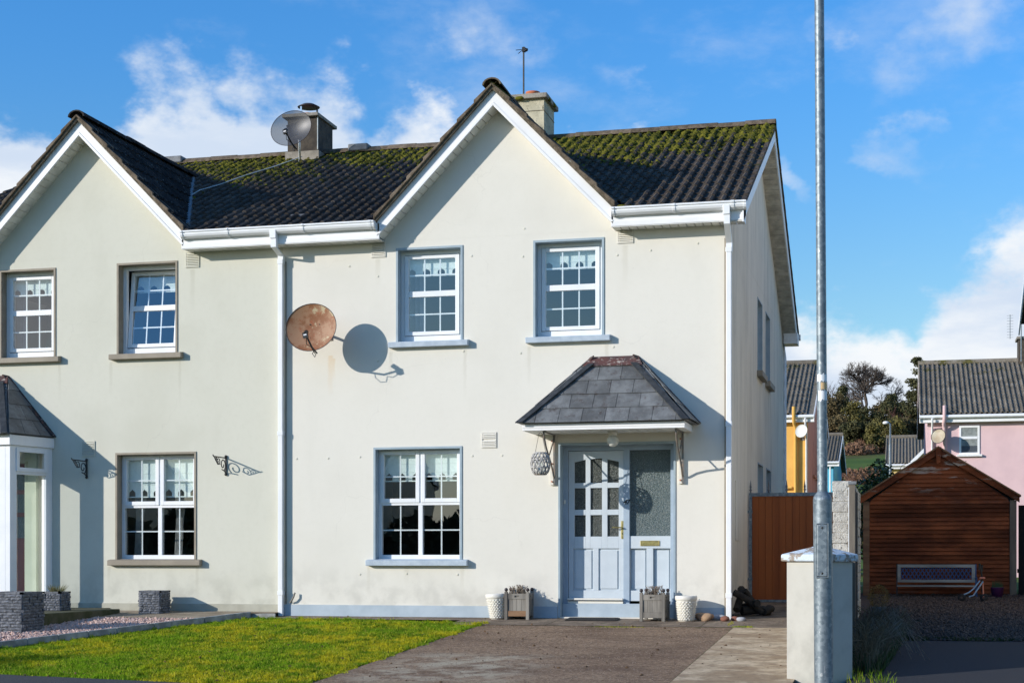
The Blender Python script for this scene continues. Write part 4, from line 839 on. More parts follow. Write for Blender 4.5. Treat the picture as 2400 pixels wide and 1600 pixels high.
# sidelight beside the door
sm = MB().box(-1.256, -.722, y-.005, y+th, .84, .999); sm.box(-1.256, -.722, y-.005, y+th, .165, .30)
for a, b in ((-1.256, -1.250), (-1.035, -.95), (-.728, -.722)): sm.box(a, b, y-.005, y+th, .30, .84)
sdl = obj('sidelight', sm, 'doorblue', H1, bevel=.003)
for a, b in ((-1.25, -1.035), (-.95, -.728)): obj('door_panel', MB().box(a, b, y+.045, y+.052, .30, .84).box(a+.022, b-.022, y+.032, y+.046, .322, .818), 'doorblue', sdl, bevel=.003)
obj('pane', MB().add([(-1.256, y+.045, .999), (-.722, y+.045, .999), (-.722, y+.045, 2.105), (-1.256, y+.045, 2.105)], [(0, 1, 2, 3)]), 'obsc', sdl)
obj('letterbox', frame_rect(MB(), -1.114, -.867, .873, .94, y-.016, y-.005, .008).box(-1.106, -.875, y-.012, y-.0055, .881, .932), 'brass', sdl, bevel=.002)
obj('doorbell', MB().box(-2.115, -2.09, DY-.045, DY-.03, 1.42, 1.47), 'white', df, bevel=.004)
cu = bpy.data.curves.new('house_number', 'FONT'); cu.body = '47'; cu.size = .085; cu.extrude = .003; cu.shear = .25; cu.offset = .0015; cu.space_character = .92
tmp = bpy.data.objects.new('tmp', cu); C.objects.link(tmp); bpy.context.view_layer.update(); nm = bpy.data.meshes.new_from_object(tmp.evaluated_get(bpy.context.evaluated_depsgraph_get())); bpy.data.objects.remove(tmp)
nm.materials.clear(); nm.materials.append(MT['black']); nm.transform(Matrix.Translation((-1.335, DY-.025, 1.41)) @ Matrix.Rotation(R(90), 4, 'X')); num = bpy.data.objects.new('house_number', nm); place(num, df)

# ------- hipped canopy
def clip(poly, tr):     # Sutherland-Hodgman, both 2D, tr convex ccw
    out = poly
    for i in range(len(tr)):
        a, b = tr[i], tr[(i+1) % len(tr)]; inp = out; out = []
        def side(p): return (b[0]-a[0])*(p[1]-a[1])-(b[1]-a[1])*(p[0]-a[0])
        for j in range(len(inp)):
            p, q = inp[j], inp[(j+1) % len(inp)]; sp, sq = side(p), side(q)
            if sp >= 0: out.append(p)
            if (sp >= 0) != (sq >= 0):
                t_ = sp/(sp-sq); out.append((p[0]+(q[0]-p[0])*t_, p[1]+(q[1]-p[1])*t_))
        if not out: return []
    return out
def canopy(P, cx, yf, part='porch_canopy', el=1.08, er=1.05, erw=None):
    zt, zb = 3.275, 2.395; tl, tr_ = cx-.285, cx+.285; bl, br_ = cx-el, cx+er
    L = math.hypot(yf, zt-zb)
    def fp(u, v, off=0):     # u = x, v = distance up slope from the front eaves
        k = v/L; n = (0, -(zt-zb)/L, -yf/L*-1 if False else abs(yf)/L)
        return (u, yf*(1-k)+n[1]*off, zb+(zt-zb)*k+n[2]*off)
    cn = obj(part, MB().add([fp(bl, 0), fp(br_, 0), fp(tr_, L), fp(tl, L), (cx+erw if erw else br_+.03, 0, zb), (bl-.03, 0, zb)], [(0, 1, 2, 3), (1, 4, 2), (0, 3, 5), (0, 5, 4, 1)]), 'slate', P)
    tz = [(bl, -.02), (br_, -.02), (tr_+(br_-tr_)*.15, L*.86), (tl+(bl-tl)*.15, L*.86)]
    sw_, ex = .293, .252
    for r_ in range(5):
        v0, v1 = r_*ex-.02, (r_+1)*ex+.03; x = bl-.4+(.5 if r_ % 2 else .12)*sw_
        while x < br_+.2:
            pl = clip([(x+.003, v0), (x+sw_-.003, v0), (x+sw_-.003, v1), (x+.003, v1)], tz)
            if len(pl) >= 3 and max(p[0] for p in pl)-min(p[0] for p in pl) > .02:
                mb = MB(); n = len(pl); jj = random.uniform(0, .003)
                top = [fp(a, b, .021-.013*(b-v0)/(v1-v0)+jj) for a, b in pl]; bot = [fp(a, b, .013-.013*(b-v0)/(v1-v0)+jj) for a, b in pl]
                mb.add(top+bot, [tuple(range(n)), tuple(range(n, 2*n))[::-1]]+[(i, n+i, n+(i+1) % n, (i+1) % n) for i in range(n)]); obj('slate', mb, 'slate', cn)
            x += sw_
    # slates of the right return
    for s_ in (-1, 1):
        e_ = br_ if s_ == 1 else bl; t_ = tr_ if s_ == 1 else tl; ew = (erw-er) if (erw and s_ == 1) else .03*s_
        for r_ in range(4):
            k0, k1 = r_*.25, (r_+1)*.25+.02
            def sp(k, w): # on side plane
                xa = e_+(t_-e_)*k; yf_ = yf*(1-k); return (xa+s_*.02*(1-(k-k0)*2)+(ew*(1-k)*w), yf_*(1-w), zb+(zt-zb)*k+.012)
            nn = max(1, int(abs(yf)*(1-k0)/.26))
            for c_ in range(nn):
                a, b = c_/nn+.004, (c_+1)/nn-.004; obj('slate', MB().prism([sp(k0, a), sp(k0, b), sp(min(k1, .98), b), sp(min(k1, .98), a)], (s_*.006, 0, .004)), 'slate', cn)
    obj('flashing', MB().prism([fp(tl-.02, L+.0, .012), fp(tr_+.02, L+.0, .012), fp(tr_+.10, L-.185, .026), fp(tl-.10, L-.185, .026)], (0, -.006, .008)), 'flash', cn)
    obj('flashing', MB().box(tl-.02, tr_+.02, -.02, .0, zt-.02, zt+.012), 'hip', cn)
    for s_ in (-1, 1):
        e_, t_ = (br_, tr_) if s_ == 1 else (bl, tl)
        a = Vector(fp(e_+s_*.02, -.03, .03)); b = Vector(fp(t_+s_*.03, L-.16, .035)); w = Vector((-s_*.085, 0, -.0))
        nrm = Vector((0, -.3, .02))
        mb = MB().prism([a, b, b+w*.9+Vector((0, -.008, .0)), a+w*1.05+Vector((0, -.012, .0))], (0, -.006, .012)); obj('hip_capping', mb, 'hip', cn)
        back = [Vector((cx+erw if (erw and s_ == 1) else e_+s_*.03, -.0, zb+.01)), Vector((t_+s_*.0, -.0, zt))]
        obj('edge_flashing', MB().prism([back[0]+Vector((s_*.02, 0, 0)), back[1]+Vector((s_*.02, 0, 0)), back[1]+Vector((s_*-.04, -.07, .015)), back[0]+Vector((s_*.0, -.09, .015))], (s_*.012, 0, .012)), 'hipr', cn)
    return cn
cn = canopy(H1, -1.42, -.78)
fz0, fz1 = 2.303, 2.386; FX0, FX1, FY = -2.45, -.42, -.73
obj('canopy_fascia', MB().box(FX0, FX1, FY, FY+.018, fz0, fz1).box(FX0-.004, FX1+.004, FY-.006, FY-.0005, fz0+.03, fz1-.002).box(FX1-.018, FX1, FY+.018, -.001, fz0, fz1).box(FX0, FX0+.018, FY+.018, -.001, fz0, fz1), 'fascia', cn, bevel=.003)
n = 20; w_ = (FX1-FX0-.04)/n
for k in range(n): obj('soffit_board', MB().box(FX0+.02+k*w_+.005, FX0+.02+(k+1)*w_-.005, FY+.02, -.001, fz0+.004, fz0+.014), 'soffit', cn)
for bx in (-2.222, -.562):
    br_ = obj('canopy_bracket', MB().box(bx-.03, bx+.045, -.03, -.001, 1.655, 2.30), 'cream', cn)
    obj('bracket_bar', MB().box(bx+.012, bx+.036, -.042, -.0305, 1.66, 2.295).box(bx+.012, bx+.036, -.66, -.042, 2.288, 2.300), 'brk', br_)
    arc = [(bx+.024, -.645+.63*math.sin(t_)*1.0, 2.29-.545*(1-math.cos(t_))-.0) for t_ in [R(90)*k/10 for k in range(11)]]
    arc = [(bx+.024, -.645, 2.29), (bx+.024, -.60, 2.20), (bx+.024, -.50, 2.10), (bx+.024, -.38, 2.02), (bx+.024, -.24, 1.93), (bx+.024, -.14, 1.85), (bx+.024, -.07, 1.77), (bx+.024, -.035, 1.745)]
    obj('bracket_arm', MB().tube(arc, .0125, 8).tube([(bx+.024, -.35, 2.005), (bx+.024, -.10, 2.20), (bx+.024, -.05, 2.29)], .010, 6), 'brk', br_)
    for zz in (1.70, 1.93, 2.22): obj('rusty_bolt', MB().tube([(bx-.005, -.03, zz), (bx-.005, -.055, zz)], .010, 6), 'terracotta', br_)
gm = obj('globe_light', MB().ball((-1.375, -.35, 2.185), .076, 20), 'globe', cn); obj('lamp_base', MB().lathe([(.05, 0), (.055, .03), (.055, .055), (0, .056)], (-1.375, -.35, 2.25), 16), 'white', gm)

# --------------------------------------------------------- LEFT HOUSE
H2 = thing('semi_detached_house', 'grey-green rendered house with taupe window surrounds, the left half of the pair', 'house', (-8.9, 4.7, -.05))
x2 = -8.85; lw1 = (-10.205, -9.370, 3.54, 4.755); lw2 = (-8.384, -7.515, 3.54, 4.770); lg = (-8.405, -7.235, .70, 2.150); ld = (-10.75, -9.80, -.02, 2.05)
wall = opening_wall(-11.9, -5.951, -.3, 4.95, [lw1, lw2, lg, ld]); wall.prism([(x2-1.5595, -.0012, 4.90), (x2+1.5595, -.0012, 4.90), (x2+1.5595, -.0012, 4.95), (x2, -.0012, 4.95+1.56*GS), (x2-1.5595, -.0012, 4.95)], (0, .28, 0)); obj('front_wall', wall, 'grey', H2)
obj('side_wall', MB().box(-12.1, -11.9, 0, 9.6, -.3, 5.0), 'grey', H2)
obj('rear_wall', MB().box(-11.9, -5.951, 9.45, 9.6, -.3, 5.0), 'grey', H2)
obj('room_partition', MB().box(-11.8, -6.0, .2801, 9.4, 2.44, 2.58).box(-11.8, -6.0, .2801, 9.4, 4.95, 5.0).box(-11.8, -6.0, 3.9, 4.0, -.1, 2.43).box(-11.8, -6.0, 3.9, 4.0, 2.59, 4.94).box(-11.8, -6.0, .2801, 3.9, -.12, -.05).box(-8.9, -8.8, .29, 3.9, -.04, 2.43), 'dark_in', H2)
obj('plinth', MB().box(-9.3, -5.955, -.014, -.001, -.3, .094), 'taupe_l', H2, bevel=.004); obj('plinth_lip', MB().box(-9.3, -5.955, -.008, -.0005, .0945, .106), 'grey', H2)
upper_window(H2, *lw1, 'taupe', 'taupe', curtain=.25); upper_window(H2, *lw2, 'taupe', 'taupe', tilt=6.5); ground_window(H2, *lg, 'taupe', 'taupe', 1.56, net=True)
roof2 = main_roof(H2, -12.2, -5.95, x2)
tile_field(roof2, (.25-41*.30, EY, EZ), (1, 0, 0), up, 21, nrow, 'tile', lambda c: not inside_gable(c, x2) and c.x <= -5.98, limit=235, score=lambda p: -p.x if (p.x > x2 and p.y < RY) else 20-p.x-p.y)
a = 1/math.hypot(1, GS)
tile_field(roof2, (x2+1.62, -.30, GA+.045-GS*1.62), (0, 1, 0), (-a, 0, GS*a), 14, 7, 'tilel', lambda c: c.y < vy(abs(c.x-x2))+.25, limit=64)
tile_field(roof2, (x2-1.62, -.30, GA+.045-GS*1.62), (0, 1, 0), (a, 0, GS*a), 14, 7, 'tile', lambda c: c.y < vy(abs(c.x-x2))+.25, limit=0)
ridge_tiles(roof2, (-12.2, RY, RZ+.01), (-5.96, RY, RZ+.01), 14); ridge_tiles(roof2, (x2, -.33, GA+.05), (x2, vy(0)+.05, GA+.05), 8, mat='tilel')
for x in (-9.75, -6.46): obj('ridge_vent', MB().box(x-.17, x+.17, RY-.14, RY+.14, RZ+.02, RZ+.135), 'lead', roof2, bevel=.02)
gable(H2, x2, 'grey'); eaves(H2, x2+1.54, -5.951); eaves(H2, -12.2, x2-1.54)
gg = gutter(H2, x2+1.57, xc-1.60, joints=((-6.62, .03), (-5.55, .03), (-4.62, .04)))
gutter(H2, -12.2, x2-1.57, ends=(True, False))
downpipe(H2, -5.985, 4.72, -.06, yw=-.025, xo=0)
obj('cable', MB().tube([(-5.90, -.012, .1), (-5.90, -.012, 4.7)], .006, 5), 'black', H2)
for s_ in (-1, 1): obj('valley_flashing', MB().tube([(x2+s_*dx, vy(dx), rz(vy(dx))+.035) for dx in (1.5, .02)], .05, 5), 'lead', H2)
vent(H2, -7.372, 4.685, .205, .215, 'grey'); vent(H2, -8.948, 2.13, .206, .213, 'grey')
# left chimney with cowl
ch2 = obj('chimney', MB().box(-7.589, -7.068, 4.2, 4.885, 6.9, 7.885), 'chiml', H2)
obj('chimney_cap', MB().box(-7.66, -7.04, 4.13, 5.03, 7.885, 7.94), 'concrete', ch2, bevel=.008); obj('corner_bead', MB().box(-7.075, -7.062, 4.193, 4.206, 7.35, 7.88), 'wire', ch2)
obj('chimney_flashing', MB().box(-7.62, -7.04, 4.17, 4.92, 6.9, 7.33), 'concrete', ch2)
obj('cowl', MB().lathe([(.0, .06), (.10, .045), (.185, .0), (.18, -.006), (.0, .0)], (-7.36, 4.55, 8.15), 24), 'darkmetal', ch2)
obj('flue', MB().lathe([(.105, 0), (.105, .09), (.10, .1), (.0, .1)], (-7.36, 4.55, 7.94), 20), 'terracotta', ch2)
obj('cowl_strap', MB().box(-7.46, -7.43, 4.42, 4.435, 7.94, 8.15).box(-7.27, -7.24, 4.66, 4.67, 7.94, 8.15), 'steel', ch2)
obj('roof_cable', MB().tube([(-7.3, 4.1, rz(4.1)+.10), (-7.55, 3.6, rz(3.6)+.07), (-7.8, 3.0, rz(3.0)+.075), (-8.0, 2.45, rz(2.45)+.065), (-8.15, 2.1, rz(2.1)+.075), (-8.14, 1.7, rz(1.7)+.07), (-8.03, 1.25, rz(1.25)+.07)], .008, 5), 'wire', H2)
# glazed porch of the left house
PX, PY = -9.40, -.78; cxL = -10.40
pc = canopy(H2, cxL, -.88, 'porch_roof', er=.84, erw=1.03)
def spl(mb): return mb.xf(lambda v: Vector((v.x+(.235*v.y if v.x > cxL else -.235*v.y), v.y, v.z)))
pm = MB()
for X in (PX, 2*cxL-PX):
    s_ = -1 if X == PX else 1; a, b = (X-.07, X) if X == PX else (X, X+.07)
    pm.box(a, b, PY, PY+.12, .03, 2.25); pm.box(a, b, -.12, -.002, .03, 2.25); pm.box(a, b, PY+.12, -.12, .03, .12); pm.box(a, b, PY+.12, -.12, 1.86, 1.93); pm.box(a, b, PY+.12, -.12, 2.20, 2.25)
    obj('pane', spl(MB().add([(X-.035*(1 if X == PX else -1), PY+.12, .12), (X-.035*(1 if X == PX else -1), -.12, .12), (X-.035*(1 if X == PX else -1), -.12, 1.86), (X-.035*(1 if X == PX else -1), PY+.12, 1.86)], [(0, 1, 2, 3)])), 'glass', pc)
    obj('pane', spl(MB().add([(X-.035*(1 if X == PX else -1), PY+.12, 1.93), (X-.035*(1 if X == PX else -1), -.12, 1.93), (X-.035*(1 if X == PX else -1), -.12, 2.20), (X-.035*(1 if X == PX else -1), PY+.12, 2.20)], [(0, 1, 2, 3)])), 'glass', pc)
xl = 2*cxL-PX
pm.box(PX-.30, PX-.0705, PY, PY+.07, .03, 2.25); pm.box(xl+.0705, xl+.25, PY, PY+.07, .03, 2.25); pm.box(xl+.25, PX-.30, PY, PY+.07, 2.14, 2.25)
obj('porch_frame', spl(pm), 'pvc', pc, bevel=.004)
obj('top_light', spl(MB().box(PX-.001, PX+.018, PY+.10, PY+.155, 1.90, 2.22).box(PX-.001, PX+.018, -.17, -.115, 1.90, 2.22).box(PX-.001, PX+.018, PY+.155, -.17, 1.90, 1.955).box(PX-.001, PX+.018, PY+.155, -.17, 2.165, 2.22)), 'pvc', pc, bevel=.004)
obj('porch_fascia', spl(MB().box(xl-.03, PX+.03, PY-.04, PY-.0, 2.25, 2.39).box(PX, PX+.03, PY, -.002, 2.25, 2.39).box(xl-.03, xl, PY, -.002, 2.25, 2.39)), 'fascia', pc, bevel=.005)
obj('porch_floor', MB().box(xl+.2, PX-.2, PY, 0, -.1, .04), 'tan', pc)
obj('green_post', MB().box(-9.80, -9.62, -.06, .0, .04, 2.2), simple('pale_green_wall_paint', (.50, .56, .44), (.46, .52, .40), 4, .8, .1), pc)
lcols = [(-10.68, -10.46), (-10.38, -10.16), (-10.09, -9.87)]
lm = MB(); yy = .10
for a, b in ((-10.75, -10.68), (-10.46, -10.38), (-10.16, -10.09), (-9.87, -9.80)): lm.box(a, b, yy, yy+.045, .95, 1.95)
for a, b in lcols:
    for c, d in ((.95, 1.0), (1.30, 1.36), (1.62, 1.68)): lm.box(a, b, yy, yy+.045, c, d)
lm.box(-10.75, -9.80, yy, yy+.045, 1.95, 2.05); lm.box(-10.75, -9.80, yy, yy+.045, 0, .95)
ldo = obj('front_door', lm, 'reddoor', H2, bevel=.003)
for a, b in lcols:
    for c, d in ((1.0, 1.30), (1.36, 1.62), (1.68, 1.95)): obj('pane', MB().add([(a, yy+.02, c), (b, yy+.02, c), (b, yy+.02, d), (a, yy+.02, d)], [(0, 1, 2, 3)]), 'obsc', ldo)
for a, b in ((-10.66, -10.32), (-10.23, -9.89)): obj('door_panel', MB().box(a, b, yy-.01, yy, .15, .82), 'reddoor', ldo, bevel=.006)
step = obj('porch_step', MB().box(-11.6, -8.12, -2.65, -.45, -.25, .03), 'mossstep', H2, bevel=.01)
obj('porch_step', MB().box(-11.6, -8.5, -.449, -.0, -.25, .028), 'mossstep', H2, bevel=.01)

# moss clumps lying on the tiles, thickest below the ridge
def moss_field(P, x0, x1, n, xg, dens):
    V = []; F = []; k = 0; base = np.array([[1, 0, 0], [.3, .95, 0], [-.8, .6, 0], [-.8, -.6, 0], [.3, -.95, 0], [.45, .1, .75], [-.3, .35, .85], [-.25, -.4, .7]], float)
    FB = np.array([[0, 1, 5], [1, 6, 5], [1, 2, 6], [2, 3, 6], [3, 7, 6], [3, 4, 7], [4, 0, 5], [4, 5, 7], [5, 6, 7]])
    cnt = 0
    while cnt < n:
        x = random.uniform(x0, x1); u = random.random(); y = EY+(RY-EY)*u
        g = math.sin(x*2.1+1.3*math.sin(y*1.7))*.4+math.sin(x*5.3+y*4.1)*.35+math.sin(x*13+y*11)*.3+math.sin(x*29-y*23)*.2
        p = (u-.62)*1.9+g*.45*(u > .3)-.10+(.13 if dens == 2 else 0)
        if u > .93: p -= .15
        if random.random() > p*1.3+.010*(u > .1): continue
        if abs(x-xg) < 1.66 and y < vy(abs(x-xg))-.1: continue
        s_ = random.uniform(.012, .042)*(1 if p > .3 else .7); c_, q_ = math.cos(k*2.4), math.sin(k*2.4)
        ph = ((x-.25) % .15)/.15; hh = .044*(max(0, 1-abs(ph-.23)/.23) if ph < .46 else 0)
        b = base*np.array([s_*random.uniform(.8, 1.6), s_, s_*random.uniform(.6, 1.1)])+RNG.normal(0, s_*.12, base.shape)
        bx, by = b[:, 0]*c_-b[:, 1]*q_, b[:, 0]*q_+b[:, 1]*c_
        V.append(np.stack([x+bx, y+by, rz(y)+.022+hh+by*SL+b[:, 2]], -1)); F.append(FB+k*8); k += 1; cnt += 1
    o = bpy.data.objects.new('moss', np_mesh('moss', np.concatenate(V), np.concatenate(F), 'moss', True)); place(o, P); o['kind'] = 'stuff'
moss_field(H1, -1.35-2.2, .24, 3900, xc, 2); moss_field(H1, -5.95, xc, 1500, xc, 1); moss_field(H2, -9.9, -5.95, 3800, x2, 1)
obj('moss_clump', MB().ball((-1.27, -.30, 5.13), .045, 8, (1.5, 1, .5)), 'moss', H1); obj('moss_clump', MB().ball((-1.17, -.29, 5.125), .035, 8, (1.5, 1, .5)), 'moss', H1)

# --------------------------------------------------------- dishes, brackets, lantern
def dish_mesh(r, depth=.07, n=36, m=7, ell=1.06):
    vs = []; fs = []
    for i in range(m+1):
        q = r*i/m
        for k in range(n): a = 2*math.pi*k/n; vs.append((q*math.cos(a), -depth*(i/m)**2, q*math.sin(a)*ell))
    for i in range(m):
        for k in range(n): fs.append((i*n+k, i*n+(k+1) % n, (i+1)*n+(k+1) % n, (i+1)*n+k))
    return MB().add(vs, fs, True)
def sat_dish(label, c, r, yaw, pitch, mat, wallpt, lnb=True, ell=1.0, mast=None, group=None, small=False, roll=0):
    t_ = thing('satellite_dish', label, 'satellite dish', wallpt)
    M = Matrix.Translation(c) @ Matrix.Rotation(yaw, 4, 'Z') @ Matrix.Rotation(pitch, 4, 'X') @ Matrix.Rotation(roll, 4, 'Y')
    T = lambda mb: mb.xf(lambda v: M @ v)
    me = dish_mesh(r, r*.2, ell=ell); obj('reflector', T(me), mat, t_)
    rim = MB().tube([(r*math.cos(a), -r*.2, r*ell*math.sin(a)) for a in [2*math.pi*k/40 for k in range(41)]], .005 if not small else .01, 5, False); obj('rim', T(rim), 'darkmetal' if mat != 'dishw' else 'dishw', t_)
    if lnb:
        arm = MB().tube([(.0, -.01, -r*.98), (.0, -r*.6, -r*.86), (.0, -r*1.12, -r*.50)], .013, 6); obj('arm', T(arm), 'black', t_)
        l = obj('receiver', T(MB().tube([(0, -r*1.20, -r*.50), (0, -r*1.05, -r*.40), (0, -r*.97, -r*.36)], .03, 10).box(-.035, .03, -r*1.22, -r*1.1, -r*.62, -r*.42)), 'black', t_)
        obj('receiver_label', T(MB().box(-.022, .018, -r*1.225, -r*1.221, -r*.54, -r*.49)), 'tape', t_)
        cab = [(0, -r*1.12, -r*.62), (-.03, -r*.95, -r*.80), (.0, -r*.7, -r*.88), (.03, -r*.55, -r*1.18), (.0, -r*.42, -r*1.22), (-.03, -r*.36, -r*1.05), (0, -r*.3, -r*.92)]
        obj('cable', T(MB().tube(cab, .005, 5)), 'black', t_)
    wp = Vector(wallpt); cv = M @ Vector((0, .02, 0))
    if mast: obj('mast', MB().tube(mast, .018, 8), 'steel', t_)
    else: obj('mount', MB().tube([cv, (wp.x, wp.y-.08, wp.z), (wp.x, wp.y, wp.z)], .02, 8).box(wp.x-.06, wp.x+.06, wp.y-.012, wp.y, wp.z-.08, wp.z+.08), 'brk', t_)
    obj('back_plate', T(MB().box(-.07, .07, .005, .03, -.10, .10).box(-.09, -.05, .0, .02, .06, .1).box(.05, .09, .0, .02, .06, .1)), 'darkmetal', t_)
    return t_
DC = (-5.37, -.40, 3.73)
sd = sat_dish('rusty brown satellite dish on the cream front wall beside the downpipe', DC, .345, R(4), R(-4), 'rust', (-5.30, 0, 3.70), ell=.90, roll=R(-12))
for (x, z) in ((-.03, .05), (.10, .05), (-.02, -.13), (.06, -.14)):
    M = Matrix.Translation(DC) @ Matrix.Rotation(R(4), 4, 'Z') @ Matrix.Rotation(R(-4), 4, 'X'); obj('bolt', MB().ball((x, -.008, z), .008, 6).xf(lambda v: M @ v), 'black', sd)
sat_dish('grey see-through satellite dish standing in front of the dark chimney', (-7.31, 3.72, 7.56), .345, R(0), R(-4), 'dishg', (-7.3, 4.05, 7.1), ell=.80, roll=R(-14), mast=[(-7.25, 3.85, 7.42), (-7.24, 3.86, 7.12), (-7.33, 3.95, 6.97)])

def hang_bracket(label, x, z):
    t_ = thing('hanging_basket_bracket', label, 'bracket', (x, 0, z)); L = .40
    obj('back_bar', MB().box(x-.011, x+.011, -.016, -.001, z-.22, z+.02).ball((x, -.01, z+.02), .022, 8).ball((x, -.01, z-.22), .022, 8), 'black', t_)
    obj('arm', MB().tube([(x, -.01, z), (x, -L, z-.0), (x, -L-.02, z+.018)], .009, 6), 'black', t_)
    def spiral(cy, cz, r0, turns, st, dirn=1): return [(x, cy+(r0*(1-.72*k/24))*math.cos(st+dirn*turns*2*math.pi*k/24), cz+(r0*(1-.72*k/24))*math.sin(st+dirn*turns*2*math.pi*k/24)) for k in range(25)]
    obj('scroll', MB().tube(spiral(-.105, z-.095, .085, 1.2, R(-60)), .0075, 6).tube([(x, -.02, z-.20), (x, -.07, z-.175), (x, -.14, z-.16)], .0075, 6), 'black', t_)
    obj('scroll', MB().tube(spiral(-.24, z-.065, .055, 1.2, R(200), -1), .0065, 6).tube([(x, -.19, z-.09), (x, -.27, z-.1), (x, -.34, z-.045), (x, -.385, z-.005)], .0065, 6), 'black', t_)
    obj('scroll', MB().tube(spiral(-.325, z-.035, .03, 1.1, R(0)), .006, 6), 'black', t_)
hang_bracket('black scrolled hanging bracket to the right of the ground floor window', -6.774, 2.075); hang_bracket('black scrolled hanging bracket between the glazed porch and the window', -8.868, 2.062)

LC = (-2.245, -.62)
la = thing('hanging_lantern', 'white woven hanging lantern under the door canopy', 'lantern', (*LC, 1.76)); mb = MB()
def lr(z): return .075+.045*math.sin(math.pi*min(1, max(0, (z-1.765)/.265)))**.6
for s_ in (-1, 1):
    for k in range(13):
        pts = [(LC[0]+lr(1.765+.265*i/12)*math.cos(2*math.pi*(k/13+s_*.17*i/12)), LC[1]+lr(1.765+.265*i/12)*math.sin(2*math.pi*(k/13+s_*.17*i/12)), 1.765+.265*i/12) for i in range(13)]
        mb.tube(pts, .0085, 5)
MT['basket'] = simple('grey_white_woven_cane', (.50, .49, .47), (.26, .25, .24), 40, .8, .2)
obj('basket', mb, 'basket', la)
obj('hoop', MB().tube([(LC[0]+.078*math.cos(a), LC[1]+.078*math.sin(a), 2.03) for a in [R(15*k) for k in range(25)]], .009, 6, False), 'basket', la)
for zz in (1.85, 1.945): obj('hoop', MB().tube([(LC[0]+(lr(zz)+.002)*math.cos(a), LC[1]+(lr(zz)+.002)*math.sin(a), zz) for a in [R(15*k) for k in range(25)]], .007, 6, False), 'basket', la)
obj('base', MB().lathe([(0, 0), (.075, 0), (.078, .02), (0, .02)], (*LC, 1.755), 20), 'brk', la)
obj('glass_jar', MB().lathe([(.045, 0), (.045, .17), (.042, .17)], (*LC, 1.775), 16), 'glass', la); obj('candle', MB().lathe([(.03, 0), (.03, .07), (0, .07)], (*LC, 1.776), 12), 'white', la)
obj('handle', MB().tube([(LC[0]-.068, LC[1], 2.03), (LC[0]-.02, LC[1], 2.27), (LC[0], LC[1], 2.292), (LC[0]+.02, LC[1], 2.27), (LC[0]+.068, LC[1], 2.03)], .0035, 5), 'brk', la)

# --------------------------------------------------------- pots, planters, mat, rocks
def white_pot(label, loc, r0, r1, h, tilt=0, grp='white textured pots beside the door'):
    t_ = thing('plant_pot', label, 'plant pot', (0, 0, 0)); t_['group'] = grp
    obj('pot', MB().lathe([(0, 0), (r0, 0), (r0+(r1-r0)*.8, h*.8), (r1, h*.82), (r1+.008, h*.86), (r1+.008, h*.97), (r1, h), (r1-.015, h), (r1-.03, h*.9), (0, h*.88)], (0, 0, 0), 32), 'white', t_)
    rows_ = 11; base = MB().lathe_sph((0, 0, 0), 1, 8, (1, 1, 1)); me = base.mesh('boss'); me.materials.append(MT['white']); mbb = MB()
    for i in range(rows_):
        z = h*(.04+.74*(i+.5)/rows_); rr = r0+(r1-r0)*(z/h); n_ = 19
        for k in range(n_):
            a = 2*math.pi*(k+.5*(i % 2)+random.uniform(-.15, .15))/n_; c_, s_ = math.cos(a), math.sin(a); w_, d_, hh = rr*.15, .017, h*.028
            for q in (0,): pass
            kk = len(mbb.v); vv = [(-w_, 0, -hh), (w_, 0, -hh*.6), (w_*.8, 0, hh), (-w_*.9, 0, hh*.8), (-w_*.3, -d_, -hh*.2), (w_*.4, -d_, hh*.2)]
            mbb.add([((rr-y_)*c_-x_*s_, (rr-y_)*s_+x_*c_, z+z_) for x_, y_, z_ in vv], [(0, 1, 5, 4), (1, 2, 5), (2, 3, 4, 5), (3, 0, 4)], True)
    o = obj('woven_relief', mbb, 'white', t_, kind='stuff')
    obj('compost', MB().disc((0, 0, h*.885), r1-.03, 24), 'soil', t_)
    t_.location = loc; t_.rotation_euler = (0, R(tilt), 0); return t_
pA = white_pot('white textured pot leaning on the wooden planter left of the door', (-2.90, -.22, gz(0, -.2)), .088, .135, .33, -3)
pB = white_pot('white textured pot standing upright at the right of the door beside the rocks', (-.465, -.26, gz(0, -.26)), .095, .132, .32)
sh_ = bpy.data.objects.new('terracotta_shard', MB().box(-.01, .03, -.02, .0, .27, .325).mesh('terracotta_shard')); sh_.data.materials.append(MT['terracotta']); C.objects.link(sh_); sh_.parent = pA
